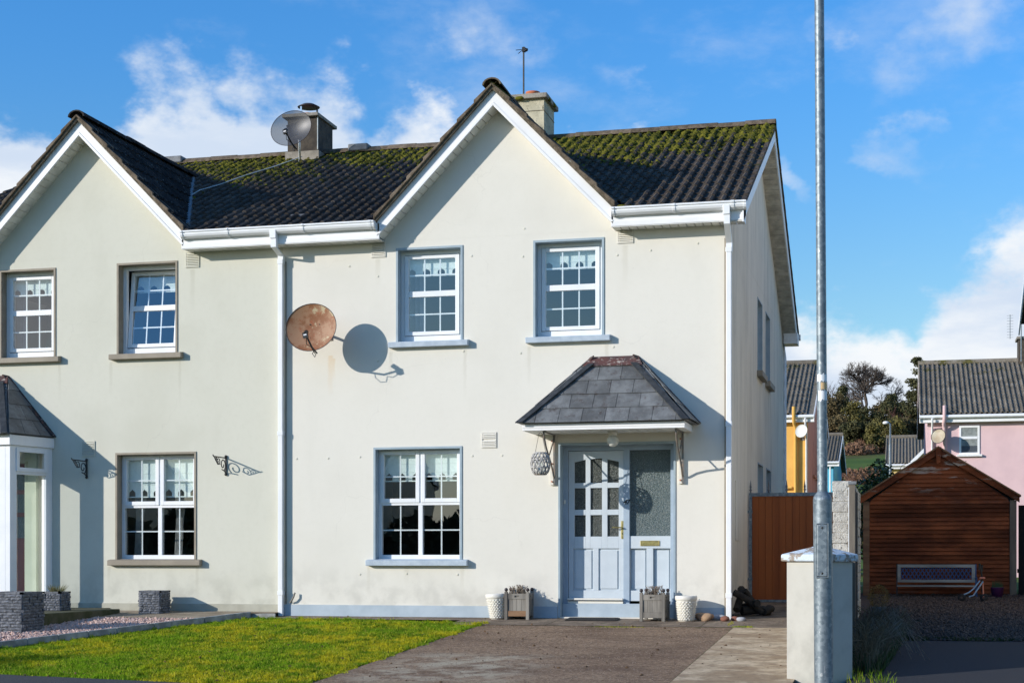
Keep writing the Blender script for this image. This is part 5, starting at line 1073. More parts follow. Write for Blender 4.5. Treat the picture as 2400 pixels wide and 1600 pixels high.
def wood_planter(label, loc, rot, bare=False):
    t_ = thing('wooden_planter', label, 'planter', (0, 0, 0), 'grey wooden planters flanking the door'); s_ = .14
    for x in (-1, 1):
        for y in (-1, 1):
            p = obj('post', MB().box(x*s_-.02, x*s_+.02, y*s_-.02, y*s_+.02, 0, .36), 'greywood', t_, bevel=.003)
            obj('ball_finial', MB().ball((x*s_, y*s_, .385), .024, 12).box(x*s_-.008, x*s_+.008, y*s_-.008, y*s_+.008, .355, .37), 'darkmetal', p)
    for k in range(4):
        ang = k*math.pi/2; M = Matrix.Rotation(ang, 4, 'Z'); T = lambda mb: mb.xf(lambda v: M @ v)
        obj('top_rail', T(MB().box(-.12, -.03, -s_-.012, -s_+.008, .265, .335).box(.03, .12, -s_-.012, -s_+.008, .265, .335).box(-.03, .03, -s_-.012, -s_+.008, .31, .335).box(-.03, .03, -s_-.012, -s_+.008, .265, .288).box(-.03, .03, -s_+.004, -s_+.01, .286, .312)), 'greywood', t_)
        obj('bottom_rail', T(MB().box(-.12, .12, -s_-.012, -s_+.008, .045, .115)), 'brownwood' if bare and k == 0 else 'greywood', t_, bevel=.003)
        for j in range(4): obj('side_board', T(MB().box(-.119+.06*j, -.062+.06*j, -s_-.004, -s_+.006, .116, .264)), 'greywood', t_)
    obj('soil', MB().box(-.125, .125, -.125, .125, .25, .30), 'soil', t_)
    mb = MB()
    for i in range(90):
        a = random.uniform(0, 6.28); r_ = random.uniform(0, .10); x, y = r_*math.cos(a), r_*math.sin(a); h = random.uniform(.06, .16); pts = [(x, y, .29), (x+random.uniform(-.02, .02), y+random.uniform(-.02, .02), .29+h*.5), (x+random.uniform(-.05, .05), y+random.uniform(-.05, .05), .29+h)]
        mb.tube(pts, .0022, 3, False)
        for q in range(6): c_ = Vector(pts[1]).lerp(Vector(pts[2]), random.random()); mb.add([c_+Vector((random.uniform(-.012, .012) for _ in range(3))) for _ in range(3)], [(0, 1, 2)])
    obj('dead_heather', mb, 'heather', t_)
    t_.location = loc; t_.rotation_euler = (0, 0, R(rot)); return t_
wood_planter('weathered wooden planter left of the door with a bare brown bottom board', (-2.632, -.16, gz(0, -.25)), 2, True)
wood_planter('weathered wooden planter in front of the sidelight right of the door', (-.862, -.24, gz(0, -.3)), -3)
mt = MB().box(-.33, .33, -.17, .17, 0, .012)
dm_ = thing('doormat', 'black ribbed rubber doormat below the front door', 'doormat', (0, 0, 0)); obj('mat', mt, 'rubber', dm_, bevel=.004)
for k in range(16): obj('rib', MB().box(-.31, .31, -.16+k*.0205, -.15+k*.0205, .0121, .0165), 'rubber', dm_)
dm_.location = (-1.66, -.215, gz(0, -.2)+.006); dm_.rotation_euler = (R(2.5), 0, R(3))
def rock(label, c, r, sq, mat):
    mb = MB(); mb.lathe_sph((0, 0, 0), r, 12, sq); s0 = random.random()*9
    mb.xf(lambda v: v*(1+.16*math.sin(v.x*31+s0)*math.cos(v.z*37+s0)+.12*math.sin(v.y*43+v.x*19+s0*2))+Vector((c[0], c[1], c[2]+r*sq[2]*.8)))
    return tag(obj('rock', mb, mat), label, 'rock', 'rocks at the house corner')
rock('largest buff rock at the house corner touching the white pot', (-.235, -.20, gz(0, -.2)), .10, (1.15, .7, .62), 'rockA'); rock('flat pale grey rock behind the largest buff rock', (-.10, -.08, gz(0, -.1)), .085, (1.1, .5, .55), 'rockC')
rock('red-brown rock in the middle of the corner row', (.005, -.24, gz(0, -.2)), .055, (1.1, .8, .75), 'rockB'); rock('small pinkish rock right of the red-brown one', (.125, -.16, gz(0, -.15)), .047, (1.1, .8, .7), 'rockB'); rock('pale grey rock at the right end of the corner row', (.215, -.18, gz(0, -.15)), .055, (1.15, .8, .6), 'rockC')
t_ = thing('firewood_heap', 'dark rotten logs heaped against the side wall before the gate', 'logs', (.28, .6, 0))
for a, b, r_ in (((.09, .45, .05), (.12, .75, .32), .05), ((.06, .40, .28), (.40, .55, .02), .045), ((.15, .5, .04), (.48, .75, .03), .06), ((.10, .7, .06), (.36, .42, .14), .05), ((.3, .8, .02), (.18, .6, .30), .035), ((.42, .55, .03), (.50, .8, .06), .05)):
    obj('log', MB().tube([a, ((a[0]+b[0])/2+.02, (a[1]+b[1])/2, (a[2]+b[2])/2+.02), b], r_, 7), 'driftwood', t_)

def slate_planter(label, near, s, h, plant=False, rot=0):
    """near = right front corner on the ground; walls made of split-face stones"""
    t_ = thing('square_planter', label, 'planter', (0, 0, 0), 'dark slate-effect square planters'); th = .02
    obj('liner', MB().box(-s/2+.012, s/2-.012, -s/2+.012, -s/2+.028, 0, h-.01).box(-s/2+.012, s/2-.012, s/2-.028, s/2-.012, 0, h-.01).box(-s/2+.012, -s/2+.028, -s/2+.028, s/2-.028, 0, h-.01).box(s/2-.028, s/2-.012, -s/2+.028, s/2-.028, 0, h-.01), 'planter', t_)
    rows_ = max(6, int(h/.035)); rh = (h-.03)/rows_
    for k in range(4):
        M = Matrix.Rotation(k*math.pi/2, 4, 'Z')
        for i in range(rows_):
            x = -s/2
            while x < s/2-.005:
                w_ = min(random.uniform(.05, .13)*(s/.35), s/2-x); 
                if s/2-x-w_ < .02: w_ = s/2-x
                d0 = random.uniform(.0, .016); j = lambda: random.uniform(-.004, .004); z0, z1 = .004+i*rh, .004+(i+1)*rh-.002; xm_ = x+w_*random.uniform(.3, .7); zm_ = (z0+z1)/2+j()
                v = [(x+.0015, -s/2-d0, z0), (x+w_-.0015, -s/2-d0+j()*.5, z0), (x+w_-.0015, -s/2-d0+j()*.5, z1), (x+.0015, -s/2-d0, z1), (xm_, -s/2-d0-.012, zm_), (x+.0015, -s/2+.012, z0), (x+w_-.0015, -s/2+.012, z0), (x+w_-.0015, -s/2+.012, z1), (x+.0015, -s/2+.012, z1)]
                obj('stone', MB().add([M @ Vector(q) for q in v], [(0, 1, 4), (1, 2, 4), (2, 3, 4), (3, 0, 4), (0, 5, 6, 1), (1, 6, 7, 2), (2, 7, 8, 3), (3, 8, 5, 0)]), 'planter', t_); x += w_
        obj('rim', MB().box(-s/2-.006, s/2+.006, -s/2-.006, -s/2+.03, h-.025, h).xf(lambda v: M @ v), 'planter', t_)
    obj('soil', MB().box(-s/2+.03, s/2-.03, -s/2+.03, s/2-.03, h*.5, h*.78 if not plant else h-.03), 'soil', t_)
    if plant:
        mb = MB()
        for i in range(110):
            a = random.uniform(0, 6.28); r_ = random.uniform(0, s*.3); x, y = r_*math.cos(a), r_*math.sin(a); L = random.uniform(.06, .14); w_ = .006; dx, dy = math.cos(a)*L*random.uniform(.3, 1), math.sin(a)*L*random.uniform(.3, 1)
            mb.add([(x-w_, y, h-.03), (x+w_, y, h-.03), (x+dx, y+dy, h-.03+L)], [(0, 1, 2)])
        obj('spiky_plant', mb, simple('brown_green_leaves', (.13, .11, .045), (.07, .09, .03), 20, .8, 0), t_)
    t_.location = (near[0]-s/2, near[1]+s/2, near[2]); t_.rotation_euler = (0, 0, R(rot)); return t_
slate_planter('largest square slate-effect planter at the left edge before the porch', (-7.94, -3.18, -.178), .48, .49)
slate_planter('empty square slate-effect planter on the path under the ground floor window', (-7.51, -.50, -.035), .30, .315)
slate_planter('small square slate-effect planter with a spiky plant beside the glazed porch', (-8.47, -1.40, .03), .25, .25, True)

# --------------------------------------------------------- street lamp, pillar, block wall, fence, gate
LP = thing('street_lamp', 'tall galvanised steel lamp post with a torn paper sticker', 'lamp post', (1.60, -8.0, gz(0, -8)))
def lx(z): return 1.602-.0065*(z+.46)
obj('base_tube', MB().tube([(lx(-.46), -8, -.46), (lx(1.14), -8, 1.14)], .069, 32).lathe([(.069, 1.135), (.066, 1.16), (.040, 1.195), (.038, 1.20)], (lx(1.16), -8, 0), 32), 'galv', LP)
obj('shaft', MB().tube([(lx(1.18), -8, 1.18), (lx(3), -8, 3.0), (lx(6.6), -8, 6.6)], .0375, 28, r2=.034), 'galv', LP)
dx0 = 1.600-.007
M = Matrix.Translation((dx0, -8, 0)) @ Matrix.Rotation(R(0), 4, 'Z')
dd = obj('access_door', MB().box(-.037, .037, -.076, -.060, .573, .955).xf(lambda v: M @ v), 'galv', LP, bevel=.006)
obj('door_rim', MB().box(-.046, -.0385, -.072, -.05, .563, .965).box(.0385, .046, -.072, -.05, .563, .965).box(-.0385, .0385, -.072, -.05, .957, .965).box(-.0385, .0385, -.072, -.05, .563, .571).xf(lambda v: M @ v), 'galv', dd, bevel=.003)
for zz in (.597, .93): obj('lock', MB().lathe([(0, -.0775), (.007, -.0775), (.009, -.076)], (dx0, -8, zz), 12, 'y'), 'black', dd)
def sticker(z0, z1, a0, a1, mat, seed):
    rr = .0378; mb = MB(); n_ = 14; random.seed(seed); vs = []
    for k in range(n_+1):
        a = R(a0+(a1-a0)*k/n_); vs += [(lx((z0+z1)/2)+rr*math.sin(a), -8-rr*math.cos(a), z0+random.uniform(-.008, .012)), (lx((z0+z1)/2)+rr*math.sin(a), -8-rr*math.cos(a), z1+random.uniform(-.012, .006))]
    mb.add(vs, [(2*k, 2*k+2, 2*k+3, 2*k+1) for k in range(n_)], True); obj('paper_sticker', mb, mat, LP)
sticker(2.005, 2.065, -60, 90, 'tape', 1); sticker(1.945, 2.004, -10, 88, 'tapey', 2); sticker(1.865, 1.944, -40, 88, 'tape', 3); random.seed(11)
# gooseneck head above the frame
obj('lantern_head', MB().box(lx(6.6)-.1, lx(6.6)+.1, -8.6, -8.0, 6.58, 6.72), 'galv', LP, bevel=.03)
GP = thing('gate_pillar', 'white rendered gate pillar with flaking blue-grey cap behind the lamp post', 'pillar', (1.455, -5.735, gz(0, -5.7)))
PM = Matrix.Translation((1.457, -5.81, 0)) @ Matrix.Rotation(R(-34), 4, 'Z')
obj('shaft', MB().box(-.203, .203, -.203, .203, -.5, .678).xf(lambda v: PM @ v), 'pillar', GP, bevel=.008)
q_ = .240
obj('cap', MB().add([(-q_, -q_, .682), (q_, -q_, .682), (q_, q_, .682), (-q_, q_, .682), (-q_, -q_, .742), (q_, -q_, .742), (q_, q_, .742), (-q_, q_, .742), (0, 0, .825)], [(0, 3, 2, 1), (0, 1, 5, 4), (1, 2, 6, 5), (2, 3, 7, 6), (3, 0, 4, 7), (4, 5, 8), (5, 6, 8), (6, 7, 8), (7, 4, 8)]).xf(lambda v: PM @ v), 'cap', GP, bevel=.012)
BW = thing('boundary_wall', 'low rendered boundary wall running back from the gate pillar', 'wall', (1.5, -3.7, -.25)); obj('wall', MB().box(1.42, 1.60, -5.60, -2.005, -.5, .66), 'pillar', BW); obj('coping', MB().box(1.40, 1.62, -5.56, -2.01, .66, .70), 'cap', BW, bevel=.01)
KW = thing('block_wall', 'flaking whitewashed concrete block wall seen end-on', 'wall', (1.505, 1.5, -.1))
bz = -.16; k = 0
while bz < 1.56:
    y_ = -2.0-(.0 if k % 2 else .0)
    first = True
    while y_ < 1.4:
        L = .44 if not (first and k % 2) else .215
        first = False
        j = random.uniform(-.006, .006)
        obj('block', MB().box(1.40+j, 1.612+j, y_+.002+random.uniform(0, .008), y_+L-.003, bz, bz+.1115), 'block', KW, bevel=.008); y_ += L
    bz += .1155; k += 1
obj('mortar_core', MB().box(1.412, 1.600, -1.985, 1.5, -.3, bz-.012), 'block', KW)
FP = thing('fence', 'timber panel fence with a pale end post behind the block wall', 'fence', (1.66, 0, -.1))
obj('post', MB().box(1.640, 1.70, -3.72, -3.65, -.5, 1.45), 'fencewood', FP, bevel=.004); obj('post_edge', MB().box(1.632, 1.6395, -3.72, -3.66, .2, 1.42), 'whitepaint', FP)
obj('post_cap', MB().box(1.63, 1.71, -3.73, -3.64, 1.45, 1.48), 'lead', FP)
for k in range(9): obj('rail_end', MB().box(1.622, 1.6315, -3.70, -3.66, -.02+.17*k, .03+.17*k), 'fencewood', FP)
for k in range(11): obj('fence_board', MB().box(1.655, 1.675, -3.64+.152*k, -3.50+.152*k, -.4, 1.43), 'darkfence', FP)
GT = thing('side_gate', 'brown boarded side gate in a grey metal frame with finials', 'gate', (.68, 3.0, .1)); gy = 2.9; gx0, gx1, gz0, gz1 = .045, 1.30, .09, 1.63
fr = obj('gate_frame', MB().box(gx0-.03, gx0+.012, gy-.025, gy+.025, gz0-.0, gz1+.02).box(gx1, gx1+.04, gy-.025, gy+.025, gz0, gz1+.02).box(gx0+.012, gx1, gy-.025, gy+.025, gz1-.03, gz1+.02).box(gx0+.012, gx1, gy-.02, gy+.02, gz0, gz0+.035), 'galv', GT)
obj('backing_board', MB().box(gx0+.012, gx1, gy+.007, gy+.014, gz0+.036, gz1-.031), 'gate', GT)
nb = 13; bw = (gx1-gx0-.012)/nb
for k in range(nb): obj('gate_board', MB().box(gx0+.0125+k*bw+.0015, gx0+.0125+(k+1)*bw-.0015, gy-.012+.003*(k % 2), gy+.006, gz0+.036, gz1-.031), 'gate', GT)
for k in range(6):
    x = gx0-.008+k*(gx1-gx0+.02)/5; obj('finial', MB().lathe([(.012, 0), (.012, .03), (.022, .04), (.010, .06), (.016, .08), (.008, .13), (.0, .19)], (x, gy, gz1+.02), 8), 'lead', fr)
obj('hinge', MB().box(gx0-.05, gx0+.02, gy-.04, gy-.025, 1.36, 1.40).box(gx0-.05, gx0+.02, gy-.04, gy-.025, .4, .44), 'galv', fr)

# --------------------------------------------------------- shed and what stands before it
SH = thing('garden_shed', 'red-brown shiplap garden shed with peeling paint in the shade', 'shed', (2.67, 5.5, .12)); sy = 4.5
x0, x1, ez, az_, xm = 1.60, 3.75, 1.57, 2.30, 2.665
obj('body', MB().prism([(x0+.02, sy+.03, .15), (x1-.02, sy+.03, .15), (x1-.02, sy+.03, ez), (xm, sy+.03, az_), (x0+.02, sy+.03, ez)], (0, 2.2, 0)), 'darkfence', SH)
zz = .13; ph = .0635
while zz < az_-.01:
    zt = zz+ph
    def xr(z): 
        if z <= ez: return x0+.06, x1-.06
        f_ = (z-ez)/(az_-ez); return x0+.06+(xm-x0-.06)*f_, x1-.06-(x1-.06-xm)*f_
    a, b = xr(zz); c, d = xr(min(zt, az_)); j = random.uniform(-.002, .002)
    obj('shiplap_board', MB().add([(a, sy-.016+j, zz), (b, sy-.016+j, zz), (d, sy+.012+j, zt), (c, sy+.012+j, zt), (a, sy+.025, zz), (b, sy+.025, zz), (d, sy+.025, zt), (c, sy+.025, zt)], [(0, 1, 2, 3), (0, 4, 5, 1), (3, 2, 6, 7), (1, 5, 6, 2), (0, 3, 7, 4)]), 'shed', SH); zz = zt
obj('corner_post', MB().box(x0-.03, x0+.065, sy-.03, sy+.05, .12, ez), 'brownwood', SH, bevel=.003); obj('corner_post', MB().box(x1-.065, x1+.03, sy-.03, sy+.05, .12, ez+.0), 'fencewood', SH, bevel=.003)
for s_ in (-1, 1):
    e = (x0-.07 if s_ == -1 else x1+.07); n_ = Vector((e-xm, 0, 1.60-2.37)); L = n_.length
    obj('barge_board', MB().prism([(xm, sy-.07, 2.37), (e, sy-.07, 1.64), (e, sy-.07, 1.535), (xm, sy-.07, 2.265)], (0, .03, 0)), 'shed', SH)
    obj('roof_felt', MB().prism([(xm, sy-.10, 2.385), (e+s_*.02, sy-.10, 1.645), (e+s_*.02, sy-.10, 1.62), (xm, sy-.10, 2.36)], (0, 2.5, 0)), 'brownwood', SH)
obj('apex_block', MB().prism([(xm-.045, sy-.085, 2.37), (xm+.045, sy-.085, 2.37), (xm+.03, sy-.085, 2.14), (xm-.02, sy-.085, 2.12)], (0, .014, 0)), 'shed', SH)
obj('skirt', MB().box(x0+.05, x1-.05, sy-.0, sy+.02, .02, .06), 'fencewood', SH)
BN = thing('garden_bench', 'wooden bench with blue lattice back standing before the shed', 'bench', (2.63, 4.2, .13)); by = 4.25
obj('backrest_frame', frame_rect(MB(), 2.073, 3.187, .36, .625, by, by+.03, .05, .04, .045), 'benchwood', BN, bevel=.003)
lt = MB(); xx = 2.12
for s_ in (-1, 1):
    for k in range(-3, 19):
        a = 2.123+k*.057; pa, pb = ((a, .40), (a+.11, .58)) if s_ == 1 else ((a+.11, .40), (a, .58))
        pl = clip([(pa[0]-.007, pa[1]), (pa[0]+.007, pa[1]), (pb[0]+.007, pb[1]), (pb[0]-.007, pb[1])], [(2.123, .4), (3.137, .4), (3.137, .58), (2.123, .58)])
        if len(pl) > 2: lt.prism([(p[0], by+.012+.003*s_, p[1]) for p in pl], (0, .004, 0))
obj('lattice', lt, 'blueplastic', BN)
for k in range(4): obj('seat_slat', MB().box(2.07, 3.19, by-.30+.075*k, by-.24+.075*k, .30, .32), 'benchwood', BN)
for x in (2.06, 3.185): obj('side_frame', MB().box(x, x+.018, by-.28, by-.25, .08, .42).box(x, x+.018, by+.0, by+.03, .08, .63).box(x, x+.018, by-.28, by+.03, .42, .44), 'black' if x < 2.5 else 'blueplastic', BN)
SC = thing('folding_scooter', "child's folding scooter lying by the bench with pale tubes", 'scooter', (3.15, 3.4, 0)); yb = 3.3; g0 = gz(0, yb)+.03
def pxs(z0): return [(2.93, yb, g0+.07), (3.05, yb, g0+.12), (3.11, yb+.02, g0+.17), (3.21, yb+.03, g0+.30)]
obj('tube_frame', MB().tube([(2.97, yb, g0+.06), (3.06, yb, g0+.10), (3.12, yb, g0+.15), (3.21, yb, g0+.27)], .010, 8).tube([(3.06, yb-.05, g0+.04), (3.12, yb-.05, g0+.06), (3.25, yb-.05, g0+.26)], .010, 8), 'alu', SC)
obj('steering_column', MB().tube([(3.24, yb, g0+.10), (3.235, yb, g0+.34), (3.21, yb, g0+.5)], .012, 8).tube([(3.20, yb-.03, g0+.42), (3.205, yb-.03, g0+.51)], .014, 8).tube([(3.235, yb+.02, g0+.40), (3.24, yb+.02, g0+.49)], .014, 8), 'black', SC)
obj('fork', MB().tube([(3.245, yb-.02, g0+.25), (3.255, yb-.02, g0+.04)], .012, 8), 'orange', SC); obj('mudguard', MB().box(3.20, 3.28, yb-.03, yb+.03, g0+.29, g0+.32), 'orange', SC, bevel=.01)
for x in (2.96, 3.26): obj('wheel', MB().lathe([(.02, -.012), (.05, -.014), (.055, 0), (.05, .014), (.02, .012)], (x, yb-.02, g0+.03), 16, 'y'), 'rubber', SC)
PT = thing('potted_plant', 'green grass-like plant in a purple pot by the shed corner', 'potted plant', (3.48, 4.0, gz(0, 4))); obj('pot', MB().lathe([(0, 0), (.07, 0), (.095, .15), (.10, .16), (.09, .16), (0, .14)], (3.48, 4.0, gz(0, 4)), 20), 'purple', PT)
mb = MB()
for i in range(140): a = random.uniform(0, 6.28); r_ = random.uniform(0, .075); x, y = 3.48+r_*math.cos(a), 4+r_*math.sin(a); mb.add([(x-.004, y, gz(0, 4)+.14), (x+.004, y, gz(0, 4)+.14), (x+random.uniform(-.03, .03), y, gz(0, 4)+.14+random.uniform(.06, .13))], [(0, 1, 2)])
obj('leaves', mb, 'greenleaf', PT)
TB = thing('topiary_ball', 'dried brown topiary ball in a grey pot beside the fence', 'potted plant', (1.86, -.1, gz(0, -.1))); tz = .245; tx_ = 1.87
obj('pot', MB().lathe([(0, 0), (.075, 0), (.10, .19), (.09, .19), (0, .17)], (tx_, -.1, gz(0, -.1)), 20), 'planter', TB)
mb = MB()
for i in range(1600):
    u, v_ = random.uniform(-1, 1), random.uniform(0, 6.28); s_ = math.sqrt(1-u*u); d = Vector((s_*math.cos(v_)*.13, s_*math.sin(v_)*.13, u*.15)); p = Vector((tx_, -.1, tz))+d*random.uniform(.75, 1.); q = p+d*random.uniform(.02, .14)+Vector([random.uniform(-.02, .02) for _ in range(3)]); mb.add([p, q, p+Vector([random.uniform(-.008, .008) for _ in range(3)])], [(0, 1, 2)])
obj('foliage', mb, 'straw', TB)
# weeds between pillar, fence and drive
def stems(name, n, fn, r, mat, label, cat):
    mb = MB()
    for i in range(n):
        pts, rr = fn(i); mb.tube(pts, rr, 3, False)
    o = obj(name, mb, mat, kind='stuff'); return tag(o, label, cat)
def wf(i):
    y = random.uniform(-5.4, -1.6); x = random.uniform(1.72, 1.90+.12*(y+6)*.6); z = gz(0, y); h = random.uniform(.12, .42); a = random.uniform(0, 6.28); l = h*random.uniform(.1, .8)
    return [(x, y, z), (x+math.cos(a)*l*.4, y+math.sin(a)*l*.3, z+h*.7), (x+math.cos(a)*l, y+math.sin(a)*l*.6, z+h*random.uniform(.6, 1.1))], random.choice((.002, .003, .0045))
stems('weeds', 900, wf, 0, 'dry', 'tangle of dead brown weeds between the pillar and the dark tarmac', 'weeds')
def wf2(i):
    y = random.uniform(-4.4, -1.8); x = random.uniform(1.75, 2.0); z = gz(0, y)+.2; a = random.uniform(-1.2, .6); l = random.uniform(.2, .5)
    return [(x, y, z), (x+math.cos(a)*l*.5, y+math.sin(a)*l*.5, z+random.uniform(.05, .2)), (x+math.cos(a)*l, y+math.sin(a)*l, z-random.uniform(.0, .25))], .003
stems('brambles', 60, wf2, 0, 'heather', 'pale arching bramble stems hanging over the weeds', 'brambles')
tag(blades('weeds', 3500, (1.72, 2.25), (-5.4, -1.6), lambda X, Y: X < 1.95+.06*(Y+6), .05, .22, .006, simple('dull_weed_leaf', (.05, .055, .02), (.09, .075, .035), 9, .9, 0) and 'greenleaf', -.02, 1.), 'low dark leaves under the dead weeds by the pillar', 'weeds')

# --------------------------------------------------------- foliage helpers
def leaf_cloud(centres, n, leaf, mat, name, parent, flat=.5):
    """n leaf triangles spread through ellipsoids (cx,cy,cz,rx,ry,rz)"""
    C_ = np.array(centres); w = C_[:, 3]*C_[:, 4]*C_[:, 5]; idx = RNG.choice(len(C_), n, p=w/w.sum()); E_ = C_[idx]
    d = RNG.normal(size=(n, 3)); d /= np.linalg.norm(d, axis=1)[:, None]; rad = RNG.random(n)**.42
    P = E_[:, :3]+d*rad[:, None]*E_[:, 3:6]; a = RNG.normal(size=(n, 3)); a /= np.linalg.norm(a, axis=1)[:, None]; b = np.cross(a, RNG.normal(size=(n, 3))); b /= np.linalg.norm(b, axis=1)[:, None]
    s_ = leaf*(.6+.8*RNG.random(n))[:, None]; V = np.stack([P-a*s_, P+a*s_*.6+b*s_*.7, P+a*s_*.5-b*s_*.7], 1).reshape(-1, 3); F = np.arange(3*n).reshape(-1, 3)
    o = bpy.data.objects.new(name, np_mesh(name, V, F, mat)); place(o, parent); return o
def bare_tree(label, x, y, z0, h, spread, mat='bark', seed=1, r0=.25, levels=6, mint=.02, name='bare_tree', lean=0, cat='tree', up0=.75):
    RT = .655 if y > 200 else .62; rnd = random.Random(seed); tr = thing(name, label, cat, (x, y, z0)); tk = MB(); br = MB()
    def grow(p, d, L, r, lv):
        n_ = 3; pts = [p]; dd = d.copy()
        for i in range(n_):
            dd = (dd+Vector([rnd.gauss(0, .14) for _ in range(3)])+Vector((0, 0, .05))).normalized(); pts.append(pts[-1]+dd*L/n_)
        (tk if lv >= levels-1 else br).tube(pts, r, 5 if lv > 2 else 3, False, r2=r*RT)
        if lv == 0: return
        for i in range(rnd.choice((2, 3, 3) if y < 200 else ((3, 3, 2) if name != 'bare_tree' or h < 12 else (3, 4, 3)))):
            q = pts[-1] if i < 2 else pts[2]; ang = rnd.uniform(.35, .85); ax = dd.cross(Vector([rnd.gauss(0, 1) for _ in range(3)])).normalized()
            nd = (Matrix.Rotation(ang, 3, ax) @ dd); nd.x *= spread; nd.y *= spread; nd.z += .12; nd.normalize(); grow(q, nd, L*rnd.uniform(.62, .82), r*RT, lv-1)
    grow(Vector((x, y, z0)), Vector((lean, 0, 1)).normalized(), h*up0*.42, r0, levels)
    obj('trunk', tk, mat, tr)
    if br.v: obj('crown', br, mat if mat != 'birch' else 'redtwig', tr)
    return tr
def leafy_tree(label, x, y, z0, h, w, mat, n=2600, leaf=.35, name='evergreen_tree', conical=False, seed=0):
    rnd = random.Random(seed+int(x*10)); tr = thing(name, label, 'tree', (x, y, z0)); obj('trunk', MB().tube([(x, y, z0-1), (x+.1, y, z0+h*.7)], w*.05, 6, r2=w*.02), 'bark', tr); cs_ = []
    nc_ = 60 if conical else 30
    for i in range(nc_):
        u = rnd.random(); z = z0+h*(.12+.85*u); rr = w*.5*((1-u)*1.0 if conical else math.sqrt(max(.05, 1-(2*u-.9)**2*.8))); a = rnd.uniform(0, 6.28); q = rr*rnd.uniform(.2, .75); s_ = w*(.07+.10*rnd.random())*(1.-.5*u if conical else 1)
        cs_.append((x+q*math.cos(a), y+q*math.sin(a), z, s_*1.2, s_*1.2, s_*(.6 if conical else .95)))
    leaf_cloud(cs_, n, leaf, mat, 'crown', tr); return tr

# --------------------------------------------------------- houses behind
def far_house(name, label, x0, x1, y0, dep, ez, rzz, wallm, sidem, tilem='tilep', objs=0, tiles_x=None, over=.2, base=0.1, right_overlap=True):
    h = thing(name, label, 'house', ((x0+x1)/2, y0+dep/2, base)); ry = y0+dep/2
    obj('wall', MB().prism([(x0, y0, base-.5), (x1, y0, base-.5), (x1, y0, ez), (x0, y0, ez)], (0, .2, 0)), wallm, h)
    for X, s_ in ((x0, 1), (x1, -1)): obj('gable_wall', MB().prism([(X, y0+.2, base-.5), (X, y0+dep, base-.5), (X, y0+dep, ez-.1), (X, ry, rzz-.1), (X, y0+.2, ez-.05)], (s_*.2, 0, 0)), sidem, h)
    X0, X1 = x0-over, x1+over; sl_ = (rzz-ez)/(dep/2+.3); ye = y0-.3
    rf = obj('roof', MB().add([(X0, ye+.03, ez-.02), (X1, ye+.03, ez-.02), (X1, ry, rzz-.03), (X0, ry, rzz-.03), (X1, y0+dep+.3, ez-.02), (X0, y0+dep+.3, ez-.02)], [(0, 1, 2, 3), (3, 2, 4, 5)]), tilem, h)
    cs2 = math.hypot(1, sl_); up2 = (0, 1/cs2, sl_/cs2); nr = int(math.hypot(ry-ye, rzz-ez)/.33); tx = tiles_x or (X0, X1); nc = int((tx[1]-tx[0])/.3)
    tile_field(rf, (tx[0], ye, ez), (1, 0, 0), up2, nc, nr, tilem, lambda c: True, limit=objs)
    obj('ridge', MB().tube([(X0, ry, rzz+.02), (X1, ry, rzz+.02)], .11, 6), tilem, rf)
    obj('fascia', MB().box(X0, X1, ye+.07, ye+.10, ez-.24, ez-.01), 'fascia', h); obj('soffit', MB().box(X0, X1, ye+.10, y0, ez-.24, ez-.22), 'soffit', h)
    obj('gutter', MB().tube([(X0, ye-.0, ez-.07), (X1, ye-.0, ez-.07)], .055, 8), 'pvc', h)
    for X in (X0, X1-.02):
        for a, b in ((ye, ry), (ry, y0+dep+.3)):
            za = ez if a == ye else rzz; zb = rzz if b == ry else ez; obj('barge_board', MB().prism([(X, a, za-.01), (X, b, zb-.01), (X, b, zb-.22), (X, a, za-.22)], (.02, 0, 0)), 'fascia', h)
    return h
def far_window(P, x0, x1, z0, z1, y, split=True, blind=True):
    fr = frame_rect(MB(), x0, x1, z0, z1, y-.03, y+.0, .06); zt = z0+(z1-z0)*.58
    fr.box(x0+.06, x1-.06, y-.035, y+.0, zt-.04, zt+.04); w = obj('window', fr, 'fascia', P)
    for a, b in ((z0+.06, zt-.04), (zt+.04, z1-.06)):
        obj('pane', MB().add([(x0+.06, y-.012, a), (x1-.06, y-.012, a), (x1-.06, y-.012, b), (x0+.06, y-.012, b)], [(0, 1, 2, 3)]), 'glass', w)
        if blind: obj('blind', MB().box(x0+.06, x1-.06, y-.008, y-.004, a+(b-a)*.5 if a < zt-.1 else a, b), 'net', w)
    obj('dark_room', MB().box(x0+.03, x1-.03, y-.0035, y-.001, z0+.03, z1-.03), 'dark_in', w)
    obj('sill', MB().box(x0-.07, x1+.07, y-.10, y, z0-.06, z0), 'whitepaint', w); return w
HP = far_house('pink_house', 'pink rendered house with a mossy tiled roof rising behind the shed', 2.86, 9.5, 30.2, 9.4, 5.12, 7.26, 'pinkwall', 'pinkwall', objs=270, tiles_x=(2.62, 9.7), over=.24)
far_window(HP, 3.80, 4.40, 3.90, 4.78, 30.2)
obj('soil_pipe', MB().tube([(3.36, 30.10, 0), (3.36, 30.10, 4.7), (3.34, 29.98, 4.82), (3.36, 29.84, 5.0), (3.36, 29.82, 5.38)], .055, 8), 'pinkwall', HP); obj('downpipe', MB().tube([(3.00, 29.85, 5.0), (3.0, 29.86, 4.88), (3.0, 30.14, 4.72), (3.0, 30.14, 0)], .035, 6), 'pvc', HP)
chp = obj('chimney', MB().box(5.83, 6.6, 34.5, 35.3, 6.8, 7.95), 'chiml', HP); obj('chimney_cap', MB().box(5.77, 6.66, 34.44, 35.36, 7.95, 8.03), 'concrete', chp)
